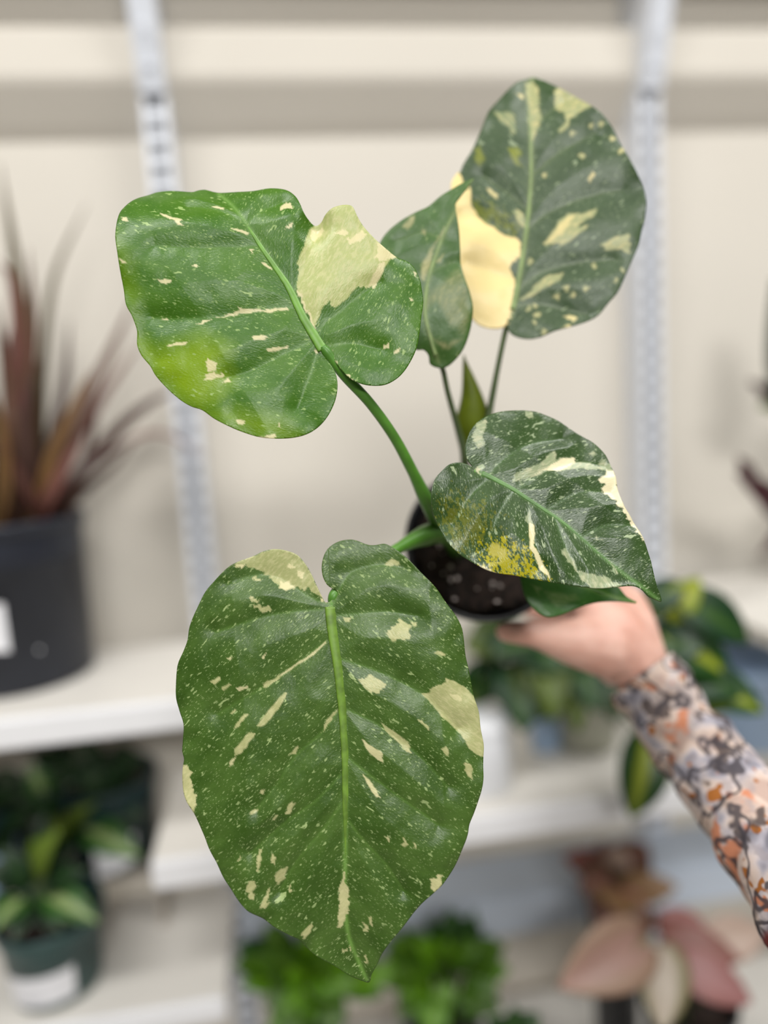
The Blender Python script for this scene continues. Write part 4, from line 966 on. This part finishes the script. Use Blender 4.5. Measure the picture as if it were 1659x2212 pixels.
for B, T, wd, m in (((95, 1930, Y0 - .02), (215, 1995, Y0 - .06), .028, M_LF_G), ((80, 1900, Y0), (130, 1790, Y0 - .01), .026, M_LF_L), ((60, 1920, Y0), (10, 1830, Y0), .026, M_LF_D), ((50, 1940, Y0 - .03), (-10, 2010, Y0 - .07), .028, M_LF_G), ((90, 1890, Y0 + .02), (100, 1750, Y0 + .03), .026, M_LF_D), ((70, 1950, Y0 - .03), (30, 2035, Y0 - .07), .022, M_LF_D), ((100, 1920, Y0 - .01), (190, 1880, Y0 - .03), .024, M_LF_D), ((60, 1905, Y0 + .01), (-40, 1880, Y0), .028, M_LF_D), ((75, 1940, Y0 - .02), (135, 2020, Y0 - .05), .020, M_LF_D)): pl(t, s0, B, T, wd, m)

Z_RS = 0.855
rs_ = empty('shelf_riser', (-0.36, 0.88, Z_L3)); tag(rs_, 'low taupe riser lifting the two deep green pots at the back of the low shelf', 'riser')
M_RISER = plain('riser_taupe', rgb(170, 162, 152), 0.6, 0.05, 20.0)
bevel_box('top', -0.56, -0.185, 0.874, 0.985, Z_RS - 0.007, Z_RS, 0.0015, M_RISER, rs_)
for xx in (-0.558, -0.196): bevel_box('leg', xx, xx + 0.008, 0.880, 0.944, Z_L3 + 0.0003, Z_RS - 0.0072, 0.0012, M_RISER, rs_)
bG = front_base(232, 1908, Z_RS, 0.056)
t = empty('potted_plant', bG); tag(t, 'dark leafy plant in a deep green pot at the back of the low shelf', 'plant', 'plants on the low left shelf')
p = pot_at(t, bG, 0.050, 0.060, 0.112, M_DARKTEAL, M_SOIL)
label_on_pot(p, bG, 0.050, 0.060, 0.112, math.radians(-14), math.radians(40), 0.010, 0.046, M_LABEL, tilt=0.012)
s0 = bG + np.array([0, 0, 0.098]); Y0 = bG[1]
for B, T, wd, m in (((150, 1775, Y0 - .05), (60, 1850, Y0 - .10), .026, M_LF_L), ((150, 1775, Y0 - .05), (215, 1730, Y0 - .06), .024, M_LF_L), ((180, 1790, Y0 - .05), (305, 1855, Y0 - .09), .030, M_LF_G), ((200, 1740, Y0), (300, 1690, Y0), .034, M_LF_D), ((180, 1720, Y0), (215, 1640, Y0), .036, M_LF_D), ((150, 1730, Y0), (90, 1660, Y0 - .01), .036, M_LF_D), ((220, 1730, Y0 - .02), (310, 1770, Y0 - .05), .030, M_LF_D), ((130, 1760, Y0 - .02), (30, 1730, Y0 - .04), .034, M_LF_D), ((190, 1700, Y0 + .03), (270, 1625, Y0 + .03), .036, M_LF_D), ((100, 1720, Y0 - .02), (60, 1650, Y0 - .02), .024, M_LF_G), ((160, 1800, Y0 - .04), (120, 1870, Y0 - .08), .030, M_LF_D), ((210, 1780, Y0 - .04), (240, 1840, Y0 - .08), .028, M_LF_D)): pl(t, s0, B, T, wd, m)

random.seed(21)
for k in range(22):
    bx, byy = random.uniform(120, 260), random.uniform(1650, 1730); a = random.uniform(-0.6, 2.6); ln = random.uniform(60, 100); dy = random.uniform(-.04, .03)
    pl(t, s0, (bx, byy, Y0 + dy), (bx + ln * math.cos(a), byy - ln * math.sin(a) * 0.8, Y0 + dy - .02), random.uniform(.022, .032), M_LF_D)
bH = front_base(-45, 1962, Z_RS, 0.050)
t = empty('potted_plant', bH); tag(t, 'deep green potted plant with a pale blue label at the picture\'s left edge', 'plant', 'plants on the low left shelf')
p = pot_at(t, bH, 0.046, 0.056, 0.108, M_DARKTEAL, M_SOIL)
label_on_pot(p, bH, 0.046, 0.056, 0.108, math.radians(-20), math.radians(58), 0.012, 0.066, M_LABEL_BLUE, tilt=0.012)
s0 = bH + np.array([0, 0, 0.095]); Y0 = bH[1]
for B, T, wd in (((-20, 1790, Y0), (60, 1690, Y0), .034), ((-30, 1780, Y0), (10, 1670, Y0), .036), ((-10, 1800, Y0 - .03), (70, 1770, Y0 - .06), .032), ((-50, 1790, Y0 - .03), (-110, 1720, Y0 - .05), .034), ((-20, 1810, Y0 - .03), (30, 1850, Y0 - .07), .03)): pl(t, s0, B, T, wd, M_LF_D)

for k in range(16):
    bx, byy = random.uniform(-90, -20), random.uniform(1700, 1800); a = random.uniform(0.3, 3.3); ln = random.uniform(70, 110); dy = random.uniform(-.04, .03)
    pl(t, s0, (bx, byy, Y0 + dy), (bx + ln * math.cos(a), byy - ln * math.sin(a) * 0.8, Y0 + dy - .02), random.uniform(.022, .032), M_LF_D)

# ------------------------------------------------------------------ middle shelf: lime-striped trailing plant and two pots
WSC = 1.25
M_BR = striped('brasil_leaf', rgb(30, 74, 14), rgb(168, 182, 48), 0.24, soft=0.10, trans=0.15)
M_BR_D = striped('brasil_leaf_dark', rgb(24, 62, 26), rgb(60, 96, 30), 0.2, trans=0.1)
M_BR_Y = striped('brasil_leaf_lime', rgb(150, 168, 40), rgb(188, 196, 60), 0.4, trans=0.2)
M_BR_O = striped('brasil_leaf_olive', rgb(70, 88, 10), rgb(90, 112, 10), 0.4, trans=0.2)
bW = front_base(1300, 1640, Z_M2, 0.046)
t = empty('trailing_plant', bW); tag(t, 'trailing heart-leaved plant with lime-striped leaves in a grey pot, behind the hand', 'plant')
p = pot_at(t, bW, 0.038, 0.049, 0.088, M_GREYPOT, M_SOIL)
s0 = bW + np.array([0, 0, 0.08]); Y0 = bW[1]; YR = 0.665
for B, T, wd, m, up in (((1392, 1598, Y0 - .16), (1362, 1768, Y0 - .18), .046, M_BR, (-.1, -1, .1)),
                        ((1150, 1440, Y0 - .05), (1165, 1560, Y0 - .10), .050, M_BR_O, (0, -1, .3)),
                        ((1090, 1430, Y0 - .03), (1085, 1530, Y0 - .05), .050, M_BR_D, (0, -1, .3)),
                        ((1060, 1430, Y0 - .03), (1030, 1525, Y0 - .04), .040, M_BR, (0, -1, .3)),
                        ((1215, 1430, Y0 - .05), (1250, 1585, Y0 - .10), .034, M_BR_O, (0, -1, .3)),
                        ((1130, 1400, Y0 - .04), (1220, 1450, Y0 - .08), .050, M_BR_D, (0, -.8, .8)),
                        ((1080, 1390, Y0 - .03), (1000, 1400, Y0 - .04), .044, M_BR_O, (0, -.8, .8)),
                        ((1100, 1380, Y0 - .02), (1020, 1350, Y0 - .02), .050, M_BR_D, (0, -.8, .8)),
                        ((1180, 1390, Y0 - .03), (1130, 1440, Y0 - .07), .050, M_BR_O, (0, -.8, .8)),
                        ((1110, 1450, Y0 - .06), (1130, 1585, Y0 - .11), .046, M_BR_D, (0, -1, .3)),
                        ((1170, 1430, Y0 - .06), (1195, 1560, Y0 - .11), .044, M_BR_O, (0, -1, .3)),
                        ((1250, 1440, Y0 - .06), (1290, 1540, Y0 - .10), .040, M_BR_D, (0, -1, .3)),
                        ((1040, 1440, Y0 - .03), (1008, 1530, Y0 - .04), .036, M_BR, (0, -1, .3)),
                        ((1150, 1380, Y0 - .03), (1060, 1420, Y0 - .07), .044, M_BR_D, (0, -.8, .8)),
                        ((1200, 1400, Y0 - .03), (1290, 1440, Y0 - .07), .044, M_BR_D, (0, -.8, .8)),
                        ((1440, 1325, YR), (1512, 1248, YR), .026, M_BR_Y, (0, -1, .4)),
                        ((1478, 1300, YR), (1618, 1388, YR - .01), .038, M_BR_D, (0, -1, .6)),
                        ((1430, 1370, YR), (1580, 1465, YR - .02), .042, M_BR, (0, -1, .5)),
                        ((1450, 1430, YR), (1600, 1505, YR - .03), .046, M_BR_D, (0, -1, .6)),
                        ((1500, 1465, YR), (1650, 1540, YR - .03), .036, M_BR, (0, -1, .6)),
                        ((1460, 1470, YR - .01), (1580, 1530, YR - .03), .036, M_BR_O, (0, -1, .6)),
                        ((1420, 1390, YR), (1520, 1400, YR - .02), .036, M_BR_D, (0, -1, .6)),
                        ((1400, 1300, YR), (1480, 1262, YR), .026, M_BR_D, (0, -1, .6)),
                        ((1400, 1330, Y0 + .01), (1440, 1270, Y0 + .01), .030, M_BR_D, (0, -1, .3)),
                        ((1420, 1340, Y0 + .01), (1380, 1290, Y0 + .01), .030, M_BR, (0, -1, .3)),
                        ((1400, 1400, Y0), (1470, 1470, Y0 - .03), .044, M_BR_D, (0, -.8, .8)),
                        ((1300, 1450, Y0 - .03), (1330, 1560, Y0 - .07), .040, M_BR_D, (0, -1, .4))): pl(t, s0, B, T, wd, m, up, 0.08, 'heart', sm=M_STEM_DARK)

def vessel(name, base, prof, mat, label, cat, seg=36):
    t = empty(name, base); tag(t, label, cat)
    v, f = lathe_vf(prof, seg, base, (0, 0, 1)); mesh_obj('body', v, f, mat, t)
    return t
b = front_base(1062, 1722, Z_M2, 0.03)
t = vessel('white_canister', b, [(0.0005, 0), (0.031, 0), (0.033, 0.002), (0.033, 0.072), (0.032, 0.074), (0.0310, 0.0742)], M_WHITE, 'plain white canister on the shelf, half hidden behind the big front leaf', 'canister')
v, f = lathe_vf([(0.0335, 0.0744), (0.0338, 0.078), (0.0325, 0.086), (0.02, 0.0875), (0.0005, 0.088)], 36, b, (0, 0, 1)); mesh_obj('lid', v, f, M_WHITE, t)
b = front_base(1190, 1630, Z_M2, 0.02)
vessel('small_blue_cup', b, [(0.0005, 0), (0.016, 0), (0.018, 0.002), (0.021, 0.052), (0.0205, 0.053), (0.019, 0.051), (0.015, 0.006), (0.0005, 0.006)], M_BLUE, 'small pale blue cup on the shelf, left of the grey pot', 'cup')
b = np.array([0.575, 0.845, Z_M2])
vessel('blue_tub', b, [(0.0005, 0), (0.055, 0), (0.057, 0.002), (0.068, 0.100), (0.070, 0.101), (0.070, 0.105), (0.066, 0.105), (0.055, 0.006), (0.0005, 0.006)], M_BLUE, 'pale blue plastic tub at the right edge below the lime-striped leaves', 'tub')

# ------------------------------------------------------------------ right edge: plant with dark green and burgundy leaves
bR = np.array([0.735, 0.86, 1.128])
t = empty('burgundy_plant', bR); tag(t, 'plant with burgundy and dark green leaves in a pale pot at the right edge', 'plant')
M_PALEPOT = plain('pale_grey_pot', rgb(198, 202, 208), 0.4, 0.04, 20.0)
pot_at(t, bR, 0.058, 0.072, 0.12, M_PALEPOT, M_SOIL)
M_BUR = striped('burgundy_leaf', rgb(58, 20, 26), rgb(74, 32, 38), 0.3, trans=0.05)
s0 = bR + np.array([0, 0, 0.11]); Y0 = bR[1]
for B, T, wd, m in (((1700, 1130, Y0 - .02), (1588, 1020, Y0 - .06), .030, M_BUR), ((1625, 1050, Y0 - .05), (1592, 985, Y0 - .055), .016, M_BUR), ((1700, 900, Y0), (1672, 600, Y0), .055, M_LF_D), ((1690, 880, Y0), (1615, 822, Y0), .016, M_BUR), ((1720, 860, Y0), (1640, 880, Y0), .030, M_LF_L), ((1740, 1000, Y0), (1830, 800, Y0), .05, M_LF_D), ((1740, 1080, Y0 - .03), (1640, 1200, Y0 - .08), .020, M_BUR), ((1750, 1100, Y0), (1880, 1020, Y0), .04, M_BUR)): pl(t, s0, B, T, wd, m, (0, -1, .3), 0.05)

# ------------------------------------------------------------------ base shelf: bright green bushes and pink plants
WSC = 1.25
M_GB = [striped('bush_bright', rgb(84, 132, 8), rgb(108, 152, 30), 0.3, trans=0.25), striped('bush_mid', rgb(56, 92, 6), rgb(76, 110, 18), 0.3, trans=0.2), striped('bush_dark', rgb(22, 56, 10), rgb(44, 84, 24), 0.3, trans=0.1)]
Z_B = 0.53
def bush(base, rb, rt, h, leaves, label, potmat, name='bushy_plant'):
    t = empty(name, base); tag(t, label, 'plant', 'green plants on the base shelf')
    pot_at(t, base, rb, rt, h, potmat, M_SOIL)
    s0 = base + np.array([0, 0, h * 0.9])
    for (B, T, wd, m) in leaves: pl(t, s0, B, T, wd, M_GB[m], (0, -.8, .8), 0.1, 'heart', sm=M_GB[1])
    return t
yb = 0.78
def bush_leaves(cx, cy, rx, ry, n, seed, top):
    random.seed(seed); out = []
    for k in range(n):
        a = random.uniform(0, 6.283); r = math.sqrt(random.random())
        bx, byy = cx + rx * r * math.cos(a) * 0.62, cy + ry * r * math.sin(a) * 0.62
        ln = random.uniform(60, 95); b2 = a + random.uniform(-0.7, 0.7)
        tx, ty = bx + ln * math.cos(b2), byy + ln * math.sin(b2) * 0.85
        dy = -0.05 + 0.10 * (1 - (byy - (cy - ry)) / (2 * ry)) + random.uniform(-.015, .015)
        m = 2 if dy > 0.012 else (random.choice((0, 0, 1)) if ty > top + 110 else random.choice((1, 1, 2, 0)))  # leaves at the back take the dark green, painting shade into the gaps
        out.append(((bx, byy, yb + dy), (tx, ty, yb + dy - 0.02), random.uniform(.020, .030), m))
    return out
pb = at_y(680, 2330, yb); bb = np.array([pb[0], yb, Z_B])
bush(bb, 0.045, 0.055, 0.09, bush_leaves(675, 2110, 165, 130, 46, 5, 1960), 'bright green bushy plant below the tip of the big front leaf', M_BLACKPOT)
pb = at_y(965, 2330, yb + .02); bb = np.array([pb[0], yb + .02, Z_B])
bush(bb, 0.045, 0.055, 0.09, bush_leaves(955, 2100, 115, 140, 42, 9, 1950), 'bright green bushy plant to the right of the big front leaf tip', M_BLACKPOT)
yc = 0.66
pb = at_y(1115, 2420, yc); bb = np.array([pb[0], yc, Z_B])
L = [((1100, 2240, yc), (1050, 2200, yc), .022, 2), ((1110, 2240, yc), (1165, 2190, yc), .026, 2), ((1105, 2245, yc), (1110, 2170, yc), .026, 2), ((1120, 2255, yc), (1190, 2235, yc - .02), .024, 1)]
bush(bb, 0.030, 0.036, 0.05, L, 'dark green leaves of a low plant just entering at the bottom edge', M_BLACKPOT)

WSC = 1.15
M_PK = {'beige': striped('pink_leaf_beige', rgb(172, 140, 118), rgb(180, 142, 130), 0.5), 'red': striped('pink_leaf_red', rgb(142, 86, 76), rgb(152, 104, 94), 0.4), 'pink': striped('pink_leaf_rose', rgb(166, 112, 108), rgb(178, 128, 126), 0.4), 'cream': striped('pink_leaf_cream', rgb(140, 130, 92), rgb(206, 192, 176), 0.6), 'brown': striped('pink_leaf_brown', rgb(108, 76, 58), rgb(124, 84, 72), 0.4), 'ochre': striped('pink_leaf_ochre', rgb(136, 104, 66), rgb(140, 104, 70), 0.4), 'pale': striped('pink_leaf_pale', rgb(196, 170, 154), rgb(200, 176, 160), 0.5)}
yp = 0.70
pb = at_y(1490, 2290, yp); bb = np.array([pb[0], yp, Z_B])
t = empty('pink_plant', bb); tag(t, 'pink and cream leaved plant in a black pot at the bottom right', 'plant', 'pink-leaved plants')
pot_at(t, bb, 0.042, 0.052, at_y(1490, 2150, yp)[2] - Z_B, M_HELDPOT, M_SOIL)
s0 = bb + np.array([0, 0, 0.10])
for B, T, wd, m in (((1385, 2035, yp - .03), (1205, 2135, yp - .06), .056, 'beige'), ((1430, 2030, yp), (1600, 2075, yp - .03), .040, 'red'), ((1530, 2040, yp + .02), (1655, 2010, yp + .02), .042, 'pale'), ((1470, 2085, yp - .03), (1625, 2165, yp - .06), .040, 'pink'), ((1420, 2045, yp - .03), (1430, 2230, yp - .09), .050, 'cream'), ((1430, 2010, yp + .02), (1520, 1990, yp + .02), .034, 'pink'), ((1380, 2050, yp - .01), (1370, 2090, yp - .03), .03, 'brown'), ((1400, 2020, yp + .01), (1345, 1985, yp + .02), .04, 'brown')): pl(t, s0, B, T, wd, M_PK[m], (0, -.8, .8), 0.06, 'heart', sm=M_STEM_DARK)
yq = 0.81
pb = at_y(1330, 2060, yq); bb = np.array([pb[0], yq, Z_B])
t = empty('pink_plant', bb); tag(t, 'brownish pink leaved plant in a black pot behind the pink and cream one', 'plant', 'pink-leaved plants')
hq = at_y(1330, 1955, yq - .03)[2] - Z_B
pot_at(t, bb, 0.026, 0.036, hq, M_HELDPOT, M_SOIL)
s0 = bb + np.array([0, 0, hq * 0.86])
for B, T, wd, m in (((1320, 1900, yq), (1300, 1815, yq + .02), .05, 'brown'), ((1330, 1890, yq), (1400, 1825, yq + .02), .046, 'brown'), ((1310, 1890, yq), (1215, 1850, yq), .036, 'red'), ((1320, 1900, yq - .02), (1250, 1920, yq - .04), .044, 'brown'), ((1350, 1925, yq - .02), (1465, 1915, yq - .04), .032, 'ochre'), ((1330, 1920, yq - .03), (1345, 1985, yq - .07), .05, 'ochre'), ((1330, 1945, yq - .04), (1405, 2020, yq - .08), .04, 'pink'), ((1310, 1930, yq - .03), (1290, 2000, yq - .06), .04, 'brown'), ((1325, 1870, yq - .01), (1345, 1830, yq - .02), .03, 'pale')): pl(t, s0, B, T, wd, M_PK[m], (0, -.8, .8), 0.06, 'heart', sm=M_STEM_DARK)
